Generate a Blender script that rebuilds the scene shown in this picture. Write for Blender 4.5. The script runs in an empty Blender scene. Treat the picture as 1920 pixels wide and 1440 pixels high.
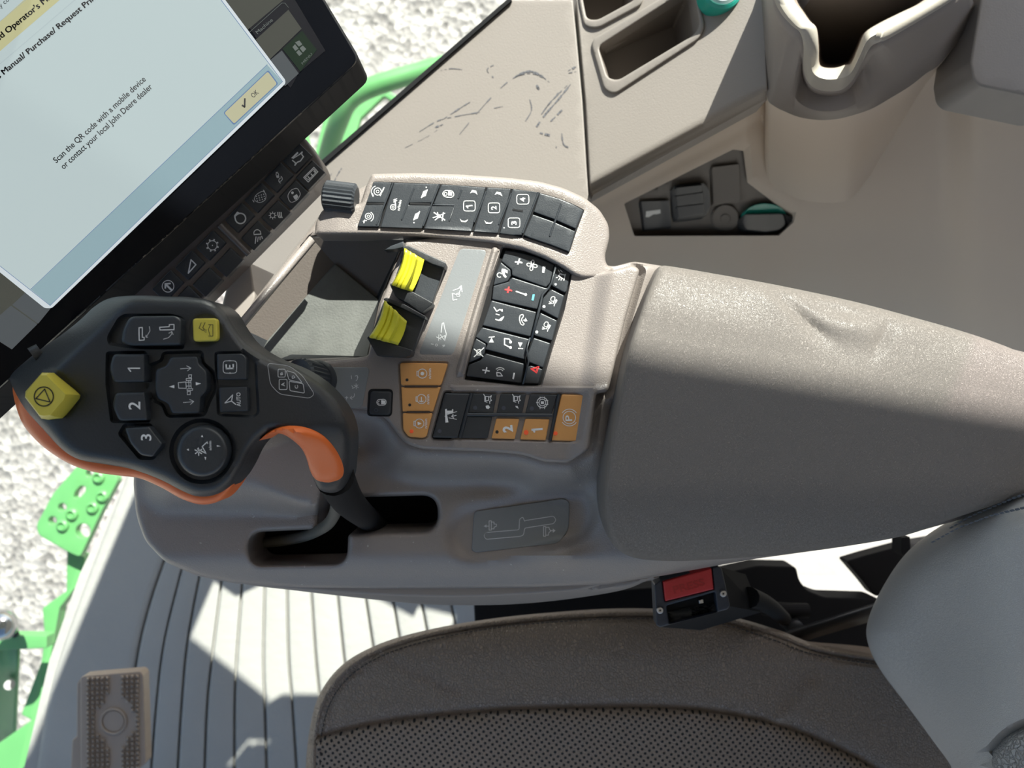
import bpy, bmesh, math, random
import numpy as np
from mathutils import Vector
from mathutils.geometry import delaunay_2d_cdt
random.seed(4)
# ------------------------------------------------------------------ camera, world, sun, exposure
H = 1.25                      # camera height above the cab floor
F = 26/36*1920                # focal length in pixels of the 1920x1440 frame
SC = bpy.context.scene
cam = bpy.data.cameras.new('camera'); camo = bpy.data.objects.new('camera', cam)
SC.collection.objects.link(camo); camo.location = (0, 0, H); SC.camera = camo
cam.sensor_width = 36; cam.lens = 26; cam.clip_start = .01; cam.clip_end = 200
cam.dof.use_dof = True; cam.dof.focus_distance = .45; cam.dof.aperture_fstop = 10.0
world = bpy.data.worlds.new('world'); SC.world = world; world.use_nodes = True
nt = world.node_tree; bg = nt.nodes['Background']
sky = nt.nodes.new('ShaderNodeTexSky'); sky.sky_type = 'NISHITA'; sky.sun_disc = False
sky.sun_elevation = math.radians(45); sky.sun_rotation = math.radians(24)
sky.air_density = 1.0; sky.dust_density = 2.0
nt.links.new(sky.outputs[0], bg.inputs[0]); bg.inputs[1].default_value = .20
sl = bpy.data.lights.new('sun', 'SUN'); so = bpy.data.objects.new('sun', sl); SC.collection.objects.link(so)
so.rotation_euler = Vector((-.42, -1.0, -1)).to_track_quat('-Z', 'Y').to_euler()
sl.energy = 14.5; sl.angle = math.radians(.55); sl.color = (1, .965, .91)
vs = SC.view_settings; vs.view_transform = 'Standard'; vs.look = 'None'; vs.gamma = 1; vs.use_curve_mapping = False
vs.exposure = 0.0
# ------------------------------------------------------------------ geometry helpers
def W(px, py, z):
    d = H - z
    return np.stack([(px-960)/F*d, (720-py)/F*d, z + 0*px], -1)
def W1(px, py, z):
    d = H - z; return Vector(((px-960)/F*d, (720-py)/F*d, z))
def const(z): return lambda x, y: np.full(np.shape(x), float(z))
def plane(z0, gx, gy, px0, py0):
    X0 = (px0-960)/F*(H-z0); Y0 = (720-py0)/F*(H-z0)
    def f(x, y):
        u = (np.asarray(x, float)-960)/F; v = (720-np.asarray(y, float))/F
        d = (H - z0 + gx*X0 + gy*Y0)/(1 + gx*u + gy*v)
        return H - d
    return f
def add(f, h): return lambda x, y: f(x, y) + h
def sm(t):
    t = np.clip(t, 0, 1); return t*t*(3-2*t)
def inside(poly, P):
    poly = np.asarray(poly, float); x, y = P[:, 0], P[:, 1]
    x0, y0 = poly[:, 0], poly[:, 1]; x1, y1 = np.roll(x0, -1), np.roll(y0, -1)
    c = np.zeros(len(P), bool)
    for a, b, p, q in zip(x0, y0, x1, y1):
        if b == q: continue
        m = ((b > y) != (q > y)) & (x < (p-a)*(y-b)/(q-b)+a); c ^= m
    return c
def dist(poly, P, closed=True):
    poly = np.asarray(poly, float); A = poly if closed else poly[:-1]
    B = np.roll(poly, -1, 0) if closed else poly[1:]
    out = np.full(len(P), 1e9)
    for a, b in zip(A, B):
        ab = b-a; L = ab@ab
        t = np.clip(((P-a)@ab)/max(L, 1e-9), 0, 1)
        d = np.hypot(*(P-(a+t[:, None]*ab)).T); out = np.minimum(out, d)
    return out
def sd(poly, x, y):
    x = np.asarray(x, float); sh = x.shape
    P = np.stack([x.ravel(), np.asarray(y, float).ravel()], -1)
    d = dist(poly, P); return np.where(inside(poly, P), d, -d).reshape(sh)
def lined(pts, x, y):
    x = np.asarray(x, float); P = np.stack([x.ravel(), np.asarray(y, float).ravel()], -1)
    return dist(pts, P, False).reshape(x.shape)
def rc(poly, r, n=5):
    """round the corners of a polygon by r px (r may be a list)"""
    N = len(poly); out = []
    for i in range(N):
        p = Vector(poly[i]); a = Vector(poly[i-1])-p; b = Vector(poly[(i+1) % N])-p
        rr = r[i] if isinstance(r, (list, tuple)) else r
        k = min(rr, a.length*.48, b.length*.48)
        if k < .05: out.append(tuple(p)); continue
        A = p+a.normalized()*k; B = p+b.normalized()*k
        for j in range(n+1):
            t = j/n; out.append(tuple(A*(1-t)**2+p*2*t*(1-t)+B*t*t))
    return out
def cr(pts, n=6, closed=True):
    """Catmull-Rom through points"""
    N = len(pts); out = []; P = [Vector(p) for p in pts]
    for i in range(N if closed else N-1):
        p0 = P[i-1] if closed or i else P[0]; p1 = P[i]; p2 = P[(i+1) % N]
        p3 = P[(i+2) % N] if closed or i+2 < N else P[-1]
        for j in range(n):
            t = j/n
            out.append(tuple(.5*((2*p1)+(p2-p0)*t+(2*p0-5*p1+4*p2-p3)*t*t+(3*p1-p0-3*p2+p3)*t**3)))
    if not closed: out.append(tuple(P[-1]))
    return out
def area(poly):
    p = np.asarray(poly, float); q = np.roll(p, -1, 0); return .5*np.sum(p[:, 0]*q[:, 1]-q[:, 0]*p[:, 1])
def resample(poly, s):
    out = []
    for i in range(len(poly)):
        a = np.array(poly[i], float); b = np.array(poly[(i+1) % len(poly)], float)
        L = np.hypot(*(b-a)); n = max(1, int(math.ceil(L/s)))
        if L < 1e-6: continue
        for j in range(n): out.append(tuple(a+(b-a)*j/n))
    return out
# ------------------------------------------------------------------ objects
ORG = {}
def link(name, me, mat, parent=None, org=None):
    o = bpy.data.objects.new(name, me); SC.collection.objects.link(o)
    if mat is not None: me.materials.append(mat)
    po = ORG.get(parent.name, Vector((0, 0, 0))) if parent else Vector((0, 0, 0))
    ORG[o.name] = Vector(org); o.location = Vector(org)-po
    if parent: o.parent = parent
    return o
def mesh(name, V, Fc, mat, parent=None, ang=40, mats=None, smooth=True):
    V = np.asarray(V, float); c = (V.min(0)+V.max(0))/2
    if parent is None: c[2] = V[:, 2].min()
    me = bpy.data.meshes.new(name); me.from_pydata((V-c).tolist(), [], Fc)
    bm = bmesh.new(); bm.from_mesh(me); bmesh.ops.recalc_face_normals(bm, faces=bm.faces) if mats == 'recalc' else None
    bm.to_mesh(me); bm.free()
    if smooth:
        me.polygons.foreach_set('use_smooth', [True]*len(me.polygons)); me.set_sharp_from_angle(angle=math.radians(ang))
    return link(name, me, mat, parent, c)
def thing(name, label, cat, at, group=None):
    o = bpy.data.objects.new(name, None); SC.collection.objects.link(o); o.empty_display_size = .02
    o.location = at; ORG[o.name] = Vector(at); o['label'] = label; o['category'] = cat
    if group: o['group'] = group
    return o
def tag(o, label, cat, group=None):
    o['label'] = label; o['category'] = cat
    if group: o['group'] = group
    return o
def struct(o): o['kind'] = 'structure'; return o
def slab(name, poly, zf, thick, mat, parent=None, r=0, grid=None, holes=(), rings=(.12, .35, .65, 1), ang=40, bottom=True, rh=None, flare=0, feat=()):
    """solid whose top follows zf over a pixel outline, edges rounded over r px, sides straight down by thick metres"""
    polys = [list(poly)]+[list(h) for h in holes]
    if area(polys[0]) < 0: polys[0].reverse()
    for i in range(1, len(polys)):
        if area(polys[i]) > 0: polys[i].reverse()
    bb = np.array(polys[0]); size = max(np.ptp(bb[:, 0]), np.ptp(bb[:, 1]))
    if grid is None: grid = max(size/12, 2)
    sp = min(grid*1.3, size/6)
    if r: sp = min(sp, max(r*1.6, 1.5))
    loops = [resample(p, sp) for p in polys]
    pts = []; edges = []; lidx = []
    for L in loops:
        b = len(pts); n = len(L); pts += L; edges += [(b+i, b+(i+1) % n) for i in range(n)]; lidx.append(list(range(b, b+n)))
    nb = len(pts)
    extra = []
    if r:
        for L in loops:
            P = np.array(L); T = np.roll(P, -1, 0)-np.roll(P, 1, 0); Nn = np.stack([-T[:, 1], T[:, 0]], -1)
            Nn /= np.maximum(np.hypot(*Nn.T), 1e-9)[:, None]
            for k in rings: 
                Q = P+Nn*(r*k); extra.append(Q)
    x0, y0 = bb.min(0); x1, y1 = bb.max(0)
    gx, gy = np.meshgrid(np.arange(x0+grid*.37, x1, grid), np.arange(y0+grid*.41, y1, grid)); gx = gx.copy(); gx[1::2] += grid*.5
    G = np.stack([gx.ravel(), gy.ravel()], -1)
    allb = lambda P: np.min([dist(L, P) for L in loops], 0)
    def ins(P):
        m = inside(loops[0], P)
        for h in loops[1:]: m &= ~inside(h, P)
        return m
    FP = []
    for fp, offs, closed in feat:
        fa = resample(list(fp), 3.0) if closed else [tuple(q) for q in np.stack([np.interp(np.arange(0, c_[-1], 3.0), c_, p_) for c_ in [np.concatenate([[0], np.cumsum(np.hypot(*np.diff(np.array(fp, float), axis=0).T))])] for p_ in np.array(fp, float).T], -1)]
        fa = np.array(fa); Tn = np.roll(fa, -1, 0)-np.roll(fa, 1, 0)
        if not closed: Tn[0] = fa[1]-fa[0]; Tn[-1] = fa[-1]-fa[-2]
        Nf = np.stack([-Tn[:, 1], Tn[:, 0]], -1); Nf /= np.maximum(np.hypot(*Nf.T), 1e-9)[:, None]
        if len(G): G = G[dist(fa, G, closed) > max(abs(o) for o in offs)+2]
        for o in offs: FP.append(fa+Nf*o)
    if len(G):
        G = G[ins(G)]
        if len(G): G = G[allb(G) > (r*1.15 if r else grid*.4)]
    cand = []
    if extra:
        for k, Q in zip(list(rings)*len(loops), extra):
            Q = Q[ins(Q)]
            if len(Q): Q = Q[allb(Q) > r*k*.93]
            cand.append(Q)
    cand.append(G)
    for Q in FP:
        Q = Q[ins(Q)]
        if len(Q): Q = Q[allb(Q) > max(r*1.05, .8)]
        cand.append(Q)
    for Q in cand: pts += [tuple(q) for q in Q]
    vv, ee, ff, ov, oe, of = delaunay_2d_cdt([Vector(p) for p in pts], edges, [], 0, 1e-5)
    V2 = np.array([tuple(v) for v in vv])
    mp = {}
    for i, o_ in enumerate(ov):
        for k in o_: mp[k] = i
    ff = [list(f) for f in ff]
    C = np.array([V2[f].mean(0) for f in ff]); m = ins(C)
    ff = [f for f, k in zip(ff, m) if k]
    D = allb(V2)
    zt = zf(V2[:, 0], V2[:, 1])
    if r:
        R = (rh if rh is not None else r/F*(H-float(np.mean(zt))))
        t = np.clip(D/r, 0, 1); zt = zt-R*(1-np.sqrt(np.clip(1-(1-t)**2, 0, 1)))
    V = W(V2[:, 0], V2[:, 1], zt)
    faces = []
    for f in ff:
        p = V[f]; n = np.cross(p[1]-p[0], p[2]-p[0]); faces.append(f if n[2] > 0 else f[::-1])
    Vl = [tuple(v) for v in V]
    if thick:
        bmap = {}
        cx, cy = V[[mp[i] for i in lidx[0]]][:, :2].mean(0)
        for L in lidx:
            for i in L:
                k = mp[i]
                if k not in bmap:
                    v = V[k]; bmap[k] = len(Vl); Vl.append((v[0]+(v[0]-cx)*flare, v[1]+(v[1]-cy)*flare, v[2]-thick))
        for L in lidx:
            n = len(L)
            for i in range(n):
                a, b = mp[L[i]], mp[L[(i+1) % n]]
                if a != b: faces.append([a, b, bmap[b], bmap[a]])
        if bottom:
            b2 = {mp[i] for L in lidx for i in L}
            pts2 = [Vector(V[mp[i]][:2]) for L in lidx for i in L]; ids = [mp[i] for L in lidx for i in L]
            e2 = []; b = 0
            for L in lidx:
                n = len(L); e2 += [(b+i, b+(i+1) % n) for i in range(n)]; b += n
            v3, _, f3, o3, _, _ = delaunay_2d_cdt(pts2, e2, [], 0, 1e-7)
            V3 = np.array([tuple(v) for v in v3]); lw = [[tuple(V[mp[i]][:2]) for i in L] for L in lidx]
            if len(f3):
                C3 = np.array([V3[list(f)].mean(0) for f in f3]); m3 = inside(lw[0], C3)
                for h in lw[1:]: m3 &= ~inside(h, C3)
                for f, k in zip(f3, m3):
                    if k and all(len(o3[i]) for i in f):
                        g = [bmap[ids[o3[i][0]]] for i in f]
                        if len(set(g)) == 3:
                            p = [Vector(Vl[j]) for j in g]; nn = (p[1]-p[0]).cross(p[2]-p[0]); faces.append(g if nn.z < 0 else g[::-1])
        # outward side faces: loops run clockwise seen from above after the y flip
    return mesh(name, Vl, faces, mat, parent, ang, mats='recalc')
def strip(name, A, B, mat, parent=None, n=1, closed=False, thick=0, ang=50, cap=False):
    """surface between two 3-D polylines given as (px, py, z); n rows; optional thickness along the surface normal"""
    A = [W1(*p) for p in A]; B = [W1(*p) for p in B]; V = []; Fc = []; m = len(A)
    for k in range(n+1):
        t = k/n; V += [tuple(a.lerp(b, t)) for a, b in zip(A, B)]
    for k in range(n):
        for i in range(m if closed else m-1):
            j = (i+1) % m; Fc.append([k*m+i, k*m+j, (k+1)*m+j, (k+1)*m+i])
    if cap: Fc.append(list(range(m))); Fc.append([n*m+i for i in range(m)][::-1])
    o = mesh(name, V, Fc, mat, parent, ang, mats='recalc')
    if thick:
        md = o.modifiers.new('solid', 'SOLIDIFY'); md.thickness = thick; md.offset = 0
    return o
def grid_mesh(name, G, mat, parent=None, thick=0, off=0, ang=60):
    """G: rows of (px,py,z)"""
    m = len(G[0]); V = [tuple(W1(*p)) for r_ in G for p in r_]; Fc = []
    for k in range(len(G)-1):
        for i in range(m-1): Fc.append([k*m+i, k*m+i+1, (k+1)*m+i+1, (k+1)*m+i])
    o = mesh(name, V, Fc, mat, parent, ang, mats='recalc')
    if thick:
        md = o.modifiers.new('solid', 'SOLIDIFY'); md.thickness = thick; md.offset = off
    return o
def tube(name, pts, rad, mat, parent=None, n=12, world=False, smooth=6):
    P = [Vector(p) if world else W1(*p) for p in pts]
    rad = rad if isinstance(rad, (list, tuple)) else [rad]*len(P)
    if smooth and len(P) > 2:
        Q = cr([tuple(p) for p in P], smooth, False); R = []
        for i in range(len(P)-1):
            for j in range(smooth): R.append(rad[i]+(rad[i+1]-rad[i])*j/smooth)
        R.append(rad[-1]); P = [Vector(q) for q in Q]; rad = R
    V = []; Fc = []; up = None
    for i, p in enumerate(P):
        t = (P[min(i+1, len(P)-1)]-P[max(i-1, 0)]).normalized()
        if up is None: up = t.orthogonal().normalized()
        up = (up-t*up.dot(t)).normalized(); s = t.cross(up)
        for k in range(n):
            a = 2*math.pi*k/n; V.append(tuple(p+(up*math.cos(a)+s*math.sin(a))*rad[i]))
    for i in range(len(P)-1):
        for k in range(n): Fc.append([i*n+k, i*n+(k+1) % n, (i+1)*n+(k+1) % n, (i+1)*n+k])
    Fc.append(list(range(n))); Fc.append([(len(P)-1)*n+k for k in range(n)])
    return mesh(name, V, Fc, mat, parent, 50, mats='recalc')
def lathe(name, c, prof, mat, parent=None, n=40, axis=(0, 0, 1), ridges=0, rd=0, ang=35):
    """prof: (radius, height) along axis from world point c"""
    ax = Vector(axis).normalized(); u = ax.orthogonal().normalized(); v = ax.cross(u); V = []; Fc = []
    for r_, h in prof:
        for k in range(n):
            a = 2*math.pi*k/n; rr = r_
            if ridges and r_ == max(p[0] for p in prof): rr = r_-(rd if (k % 2) else 0)
            V.append(tuple(Vector(c)+ax*h+(u*math.cos(a)+v*math.sin(a))*rr))
    for i in range(len(prof)-1):
        for k in range(n): Fc.append([i*n+k, i*n+(k+1) % n, (i+1)*n+(k+1) % n, (i+1)*n+k])
    Fc.append(list(range(n))); Fc.append([(len(prof)-1)*n+k for k in range(n)])
    return mesh(name, V, Fc, mat, parent, ang, mats='recalc')
def circ(cx, cy, r, n=24, ry=None):
    ry = ry or r; return [(cx+r*math.cos(2*math.pi*k/n), cy+ry*math.sin(2*math.pi*k/n)) for k in range(n)]
def wbox(name, x0, x1, y0, y1, z0, z1, mat, parent=None):
    V = [(x, y, z) for z in (z0, z1) for x, y in ((x0, y0), (x1, y0), (x1, y1), (x0, y1))]
    Fc = [[3, 2, 1, 0], [4, 5, 6, 7]]+[[i, (i+1) % 4, (i+1) % 4+4, i+4] for i in range(4)]
    return mesh(name, V, Fc, mat, parent, 30)
# ------------------------------------------------------------------ printed marks
def seg(a, b, w):
    a = np.array(a, float); b = np.array(b, float); t = b-a; L = np.hypot(*t)
    if L < 1e-6: return []
    t /= L; n = np.array([-t[1], t[0]])*w/2; e = t*w*.3
    return [[tuple(a-e+n), tuple(b+e+n), tuple(b+e-n), tuple(a-e-n)]]
def L(pts, w, closed=False):
    out = []; q = list(pts)+([pts[0]] if closed else [])
    for a, b in zip(q, q[1:]): out += seg(a, b, w)
    return out
def A(cx, cy, r, a0, a1, w, n=12):
    p = [(cx+r*math.cos(math.radians(a0+(a1-a0)*k/n)), cy+r*math.sin(math.radians(a0+(a1-a0)*k/n))) for k in range(n+1)]
    return L(p, w)
def C(cx, cy, r, w, n=20): return L(circ(cx, cy, r, n), w, True)
def D(cx, cy, r, n=14): return [circ(cx, cy, r, n)]
def P(*pts): return [list(pts)]
def RR(x0, y0, x1, y1, r, w): return L(rc([(x0, y0), (x1, y0), (x1, y1), (x0, y1)], r, 3), w, True)
TX = {}
def T(txt, a, b, h, bold=0):
    """text whose baseline runs from a to b (y down), cap height h"""
    key = (txt, bold)
    if key not in TX:
        cu = bpy.data.curves.new('t', 'FONT'); cu.body = txt; cu.size = 1; cu.offset = bold; cu.resolution_u = 3
        ob = bpy.data.objects.new('t', cu); me = ob.to_mesh()
        TX[key] = ([(v.co.x, v.co.y) for v in me.vertices], [list(p.vertices) for p in me.polygons])
        ob.to_mesh_clear(); bpy.data.objects.remove(ob); bpy.data.curves.remove(cu)
    vs_, fs = TX[key]; xs = [v[0] for v in vs_]; x0, x1 = min(xs), max(xs)
    a = np.array(a, float); b = np.array(b, float); t = b-a; n = np.array([t[1], -t[0]])/np.hypot(*t)
    q = [tuple(a+t*(x-x0)/(x1-x0)+n*(y/.7)*h) for x, y in vs_]
    return [[q[i] for i in f] for f in fs]
class Z:
    """coordinates read in an enlarged view -> photo pixels"""
    def __init__(s, x, y, k): s.x, s.y, s.k = x, y, k
    def __call__(s, pts): return [(s.x+a/s.k, s.y+b/s.k) for a, b in pts]
    def p(s, a, b): return (s.x+a/s.k, s.y+b/s.k)
def mark(name, prims, zf, mat, parent, z=None, eps=.00025):
    V = []; Fc = []; e = 0
    for poly in prims:
        q = z(poly) if z else poly
        b = len(V); V += q; Fc.append(list(range(b, b+len(q))))
    V = np.array(V); z_ = zf(V[:, 0], V[:, 1])+eps; V3 = W(V[:, 0], V[:, 1], z_)
    out = []
    for f in Fc:
        p = V3[f]; s = sum(p[i][0]*p[(i+1) % len(f)][1]-p[(i+1) % len(f)][0]*p[i][1] for i in range(len(f)))
        out.append(f if s > 0 else f[::-1])
    return mesh(name, V3, out, mat, parent, smooth=False)
# ------------------------------------------------------------------ materials
def M(name, col, rough=.5, bump=0, bscale=400, kind='noise', var=0, vscale=6, metal=0, coat=0, emit=None, es=0, spec=.5, bdist=.0006, speck=0):
    m = bpy.data.materials.new(name); m.use_nodes = True; t = m.node_tree; n = t.nodes; l = t.links
    b = n['Principled BSDF']; b.inputs['Base Color'].default_value = (*col, 1); b.inputs['Roughness'].default_value = rough
    b.inputs['Metallic'].default_value = metal; b.inputs['Specular IOR Level'].default_value = spec
    b.inputs['Coat Weight'].default_value = coat; b.inputs['Coat Roughness'].default_value = .08
    tc = n.new('ShaderNodeTexCoord')
    if emit: b.inputs['Emission Color'].default_value = (*emit, 1); b.inputs['Emission Strength'].default_value = es
    if var or speck:
        nz = n.new('ShaderNodeTexNoise'); nz.inputs['Scale'].default_value = vscale; nz.inputs['Detail'].default_value = 6
        l.new(tc.outputs['Object'], nz.inputs['Vector'])
        mx = n.new('ShaderNodeMix'); mx.data_type = 'RGBA'
        mx.inputs[6].default_value = (*[c*(1-var) for c in col], 1); mx.inputs[7].default_value = (*[min(c*(1+var), 1) for c in col], 1)
        l.new(nz.outputs['Fac'], mx.inputs[0]); out = mx.outputs[2]
        if speck:
            n2 = n.new('ShaderNodeTexNoise'); n2.inputs['Scale'].default_value = 420; n2.inputs['Detail'].default_value = 1
            l.new(tc.outputs['Object'], n2.inputs['Vector'])
            r = n.new('ShaderNodeMapRange'); r.inputs[1].default_value = .76; r.inputs[2].default_value = .80; r.inputs[4].default_value = speck
            l.new(n2.outputs['Fac'], r.inputs[0]); m2 = n.new('ShaderNodeMix'); m2.data_type = 'RGBA'; m2.inputs[7].default_value = (.6, .57, .5, 1)
            l.new(r.outputs[0], m2.inputs[0]); l.new(out, m2.inputs[6]); out = m2.outputs[2]
        l.new(out, b.inputs['Base Color'])
    if bump:
        bp = n.new('ShaderNodeBump'); bp.inputs['Strength'].default_value = bump; bp.inputs['Distance'].default_value = bdist
        if kind == 'leather':
            v = n.new('ShaderNodeTexVoronoi'); v.feature = 'DISTANCE_TO_EDGE'; v.inputs['Scale'].default_value = bscale
            nz = n.new('ShaderNodeTexNoise'); nz.inputs['Scale'].default_value = bscale*.5; nz.inputs['Detail'].default_value = 3
            mp = n.new('ShaderNodeMapping'); mp.inputs['Scale'].default_value = (1.5, .8, 1)
            ad = n.new('ShaderNodeMixRGB'); ad.blend_type = 'ADD'; ad.inputs[0].default_value = .006
            l.new(tc.outputs['Object'], ad.inputs[1]); l.new(nz.outputs['Color'], ad.inputs[2])
            l.new(tc.outputs['Object'], nz.inputs['Vector']); l.new(ad.outputs[0], mp.inputs['Vector']); l.new(mp.outputs[0], v.inputs['Vector'])
            mr = n.new('ShaderNodeMapRange'); mr.inputs[2].default_value = .16; l.new(v.outputs['Distance'], mr.inputs[0]); l.new(mr.outputs[0], bp.inputs['Height'])
        else:
            nz = n.new('ShaderNodeTexNoise'); nz.inputs['Scale'].default_value = bscale; nz.inputs['Detail'].default_value = 2
            l.new(tc.outputs['Object'], nz.inputs['Vector']); l.new(nz.outputs['Fac'], bp.inputs['Height'])
        l.new(bp.outputs[0], b.inputs['Normal'])
    return m
m_taupe = M('taupe_plastic', (.238, .208, .190), .36, .5, 1100, var=.05, speck=.5, spec=.7)
m_taupe2 = M('taupe_plastic_smooth', (.25, .22, .198), .5, .15, 900, var=.04)
m_shelf = M('shelf_plastic', (.215, .192, .172), .55, .25, 700, var=.06, vscale=8)
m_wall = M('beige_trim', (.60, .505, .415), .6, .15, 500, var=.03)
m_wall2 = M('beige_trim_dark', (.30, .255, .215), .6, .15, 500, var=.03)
m_pad = M('armrest_leather', (.222, .198, .178), .5, .8, 1000, 'leather', var=.05, bdist=.00045, speck=.15)
m_leather = M('seat_leather', (.285, .222, .172), .42, 1, 330, 'leather', var=.08, bdist=.0009)
m_bolster = M('backrest_leather', (.45, .43, .405), .5, .5, 700, 'leather', var=.04, bdist=.0004)
m_black = M('black_rubber', (.022, .024, .027), .42, .2, 900, var=.15, vscale=30)
m_blackg = M('black_gloss', (.003, .0035, .005), .08, spec=.12)
m_key = M('key_black', (.03, .034, .039), .36, .15, 1200, var=.1, vscale=60)
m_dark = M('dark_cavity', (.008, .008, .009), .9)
m_pit = M('bin_rubber', (.105, .108, .10), .7, .5, 600, var=.35, vscale=60)
m_pitb = M('bin_wall_brown_shaded', (.085, .07, .06), .6, .3, 700)  # wall brown with the shade inside the bin put into the colour
m_orange = M('orange_grip', (.80, .17, .035), .38, .1, 800)
m_okey = M('orange_key', (.66, .32, .10), .4, .1, 900, var=.06, vscale=80)
m_yellow = M('yellow_plastic', (.62, .52, .07), .38, .1, 800, var=.08, vscale=60)
m_yellow2 = M('yellow_lever_plastic', (.62, .58, .03), .35, .1, 800)
m_decal = M('grey_decal', (.19, .20, .205), .35, .15, 900, var=.04)
m_white = M('print_white', (.80, .80, .78), .5)
m_grey = M('print_grey', (.58, .59, .60), .5)
m_ink = M('print_black', (.02, .02, .02), .5)
m_red = M('print_red', (.75, .05, .05), .5)
m_blue = M('print_blue', (.12, .55, .65), .5)
m_led = M('led_red', (.8, .10, .03), .4, emit=(1, .12, .03), es=.12)
m_redb = M('red_press_button', (.55, .03, .03), .42, .1, 800)
m_steel = M('steel', (.6, .6, .6), .3, metal=1)
m_green = M('green_paint', (.10, .30, .10), .4, var=.08)
m_floor = M('floor_mat', (.34, .335, .31), .55, .3, 60, var=.10, vscale=7, bdist=.003)
m_groove = M('groove', (.10, .09, .07), .8)
m_pedal = M('pedal_rubber', (.33, .265, .21), .55, .15, 700)
m_chrome = M('chrome_ball', (.5, .5, .5), .08, metal=1)
m_teal = M('teal_ring', (.02, .32, .25), .3)
m_cable = M('cable_grey', (.09, .085, .07), .6)
m_rim_lit = M('cup_rim_sunlit', (.36, .33, .28), .5, .15, 600)  # side console taupe, lightened to stand for sun on the rim
m_frame = M('black_steel', (.010, .010, .011), .75, spec=.2)
m_thread = M('stitch_thread', (.06, .05, .045), .8)
m_roof = M('headliner', (.38, .36, .33), .8)
# ------------------------------------------------------------------ setting: ground, cab shell, floor
def ground_mat():
    m = bpy.data.materials.new('gravel'); m.use_nodes = True; t = m.node_tree; n = t.nodes; l = t.links; b = n['Principled BSDF']
    tc = n.new('ShaderNodeTexCoord'); v = n.new('ShaderNodeTexVoronoi'); v.inputs['Scale'].default_value = 38
    nz = n.new('ShaderNodeTexNoise'); nz.inputs['Scale'].default_value = 12; nz.inputs['Detail'].default_value = 8
    mx = n.new('ShaderNodeValToRGB'); mx.color_ramp.elements[0].position = .3; mx.color_ramp.elements[0].color = (.13, .122, .112, 1)
    mx.color_ramp.elements[1].position = .68; mx.color_ramp.elements[1].color = (.40, .38, .35, 1)
    ad = n.new('ShaderNodeMixRGB'); ad.inputs[0].default_value = .45
    l.new(tc.outputs['Object'], v.inputs['Vector']); l.new(tc.outputs['Object'], nz.inputs['Vector'])
    l.new(nz.outputs['Fac'], ad.inputs[1]); l.new(v.outputs['Color'], ad.inputs[2]); l.new(ad.outputs[0], mx.inputs[0]); l.new(mx.outputs[0], b.inputs['Base Color'])
    bp = n.new('ShaderNodeBump'); bp.inputs['Strength'].default_value = .5; bp.inputs['Distance'].default_value = .02
    l.new(v.outputs['Distance'], bp.inputs['Height']); l.new(bp.outputs[0], b.inputs['Normal']); b.inputs['Roughness'].default_value = .9
    return m
g = wbox('ground', -14, 14, -14, 14, -2.0, -1.9, ground_mat()); struct(g)
# floor of the cab, with a windscreen edge on the left
floor_poly = [(900, 560), (470, 560), (330, 700), (278, 830), (232, 905), (150, 1075), (92, 1240), (45, 1440), (20, 1600), (60, 2300), (2600, 2300), (2600, 300), (1500, 500)]
fl = slab('floor', floor_poly, const(-.012), .05, m_floor, grid=120); struct(fl)
# ribbed mat strips (one mesh: moulded pattern of the mat)
gro = [[(250, 860), (150, 1120), (92, 1300), (60, 1500)],
       [(320, 1020), (282, 1130), (255, 1250), (225, 1500)], [(345, 1050), (308, 1200), (292, 1330), (280, 1500)],
       [(378, 1060), (352, 1200), (340, 1330), (330, 1500)], [(418, 1070), (398, 1230), (388, 1330), (382, 1500)],
       [(455, 1080), (444, 1230), (440, 1330), (440, 1500)], [(497, 1080), (494, 1230), (497, 1330), (502, 1500)],
       [(538, 1080), (541, 1230), (549, 1330), (560, 1500)], [(582, 1080), (592, 1230), (602, 1330), (618, 1500)],
       [(630, 1080), (645, 1230), (660, 1330), (680, 1500)], [(680, 1080), (698, 1200), (718, 1330), (740, 1500)],
       [(730, 1080), (750, 1200), (772, 1330), (800, 1500)], [(782, 1080), (804, 1200), (830, 1330), (860, 1500)],
       [(836, 1080), (860, 1200), (890, 1330), (925, 1500)], [(892, 1080), (918, 1200), (950, 1330), (990, 1500)],
       [(950, 1080), (978, 1200), (1010, 1330), (1055, 1500)], [(1080, 1080), (1120, 1200), (1170, 1330), (1230, 1500)],
       [(1250, 1080), (1300, 1200), (1370, 1330), (1450, 1500)], [(1450, 1080), (1500, 1200), (1600, 1330), (1700, 1500)],
       [(1660, 1080), (1730, 1200), (1850, 1330), (2000, 1500)]]
gro = [cr(gq, 5, False) for gq in gro]
V = []; Fc = []
prof = [(0.0, -.0115), (.012, -.004), (.05, -.0005), (.12, 0), (.88, 0), (.95, -.0005), (.988, -.004), (1.0, -.0115)]
for a, b_ in zip(gro, gro[1:]):
    base = len(V); m = len(a)
    for (t, z) in prof:
        off = 2.2
        for p, q in zip(a, b_):
            p = np.array(p); q = np.array(q); d_ = (q-p)/np.hypot(*(q-p)); p2 = p+d_*off*.5; q2 = q-d_*off*.5
            s = p2+(q2-p2)*t; V.append(tuple(W1(s[0], s[1], z)))
    for k in range(len(prof)-1):
        for i in range(m-1): Fc.append([base+k*m+i, base+k*m+i+1, base+(k+1)*m+i+1, base+(k+1)*m+i])
mat_ = mesh('floor_mat', V, Fc, m_floor, None, 60, mats='recalc'); tag(mat_, 'light grey ribbed rubber mat covering the cab floor under the seat', 'floor mat')
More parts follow.
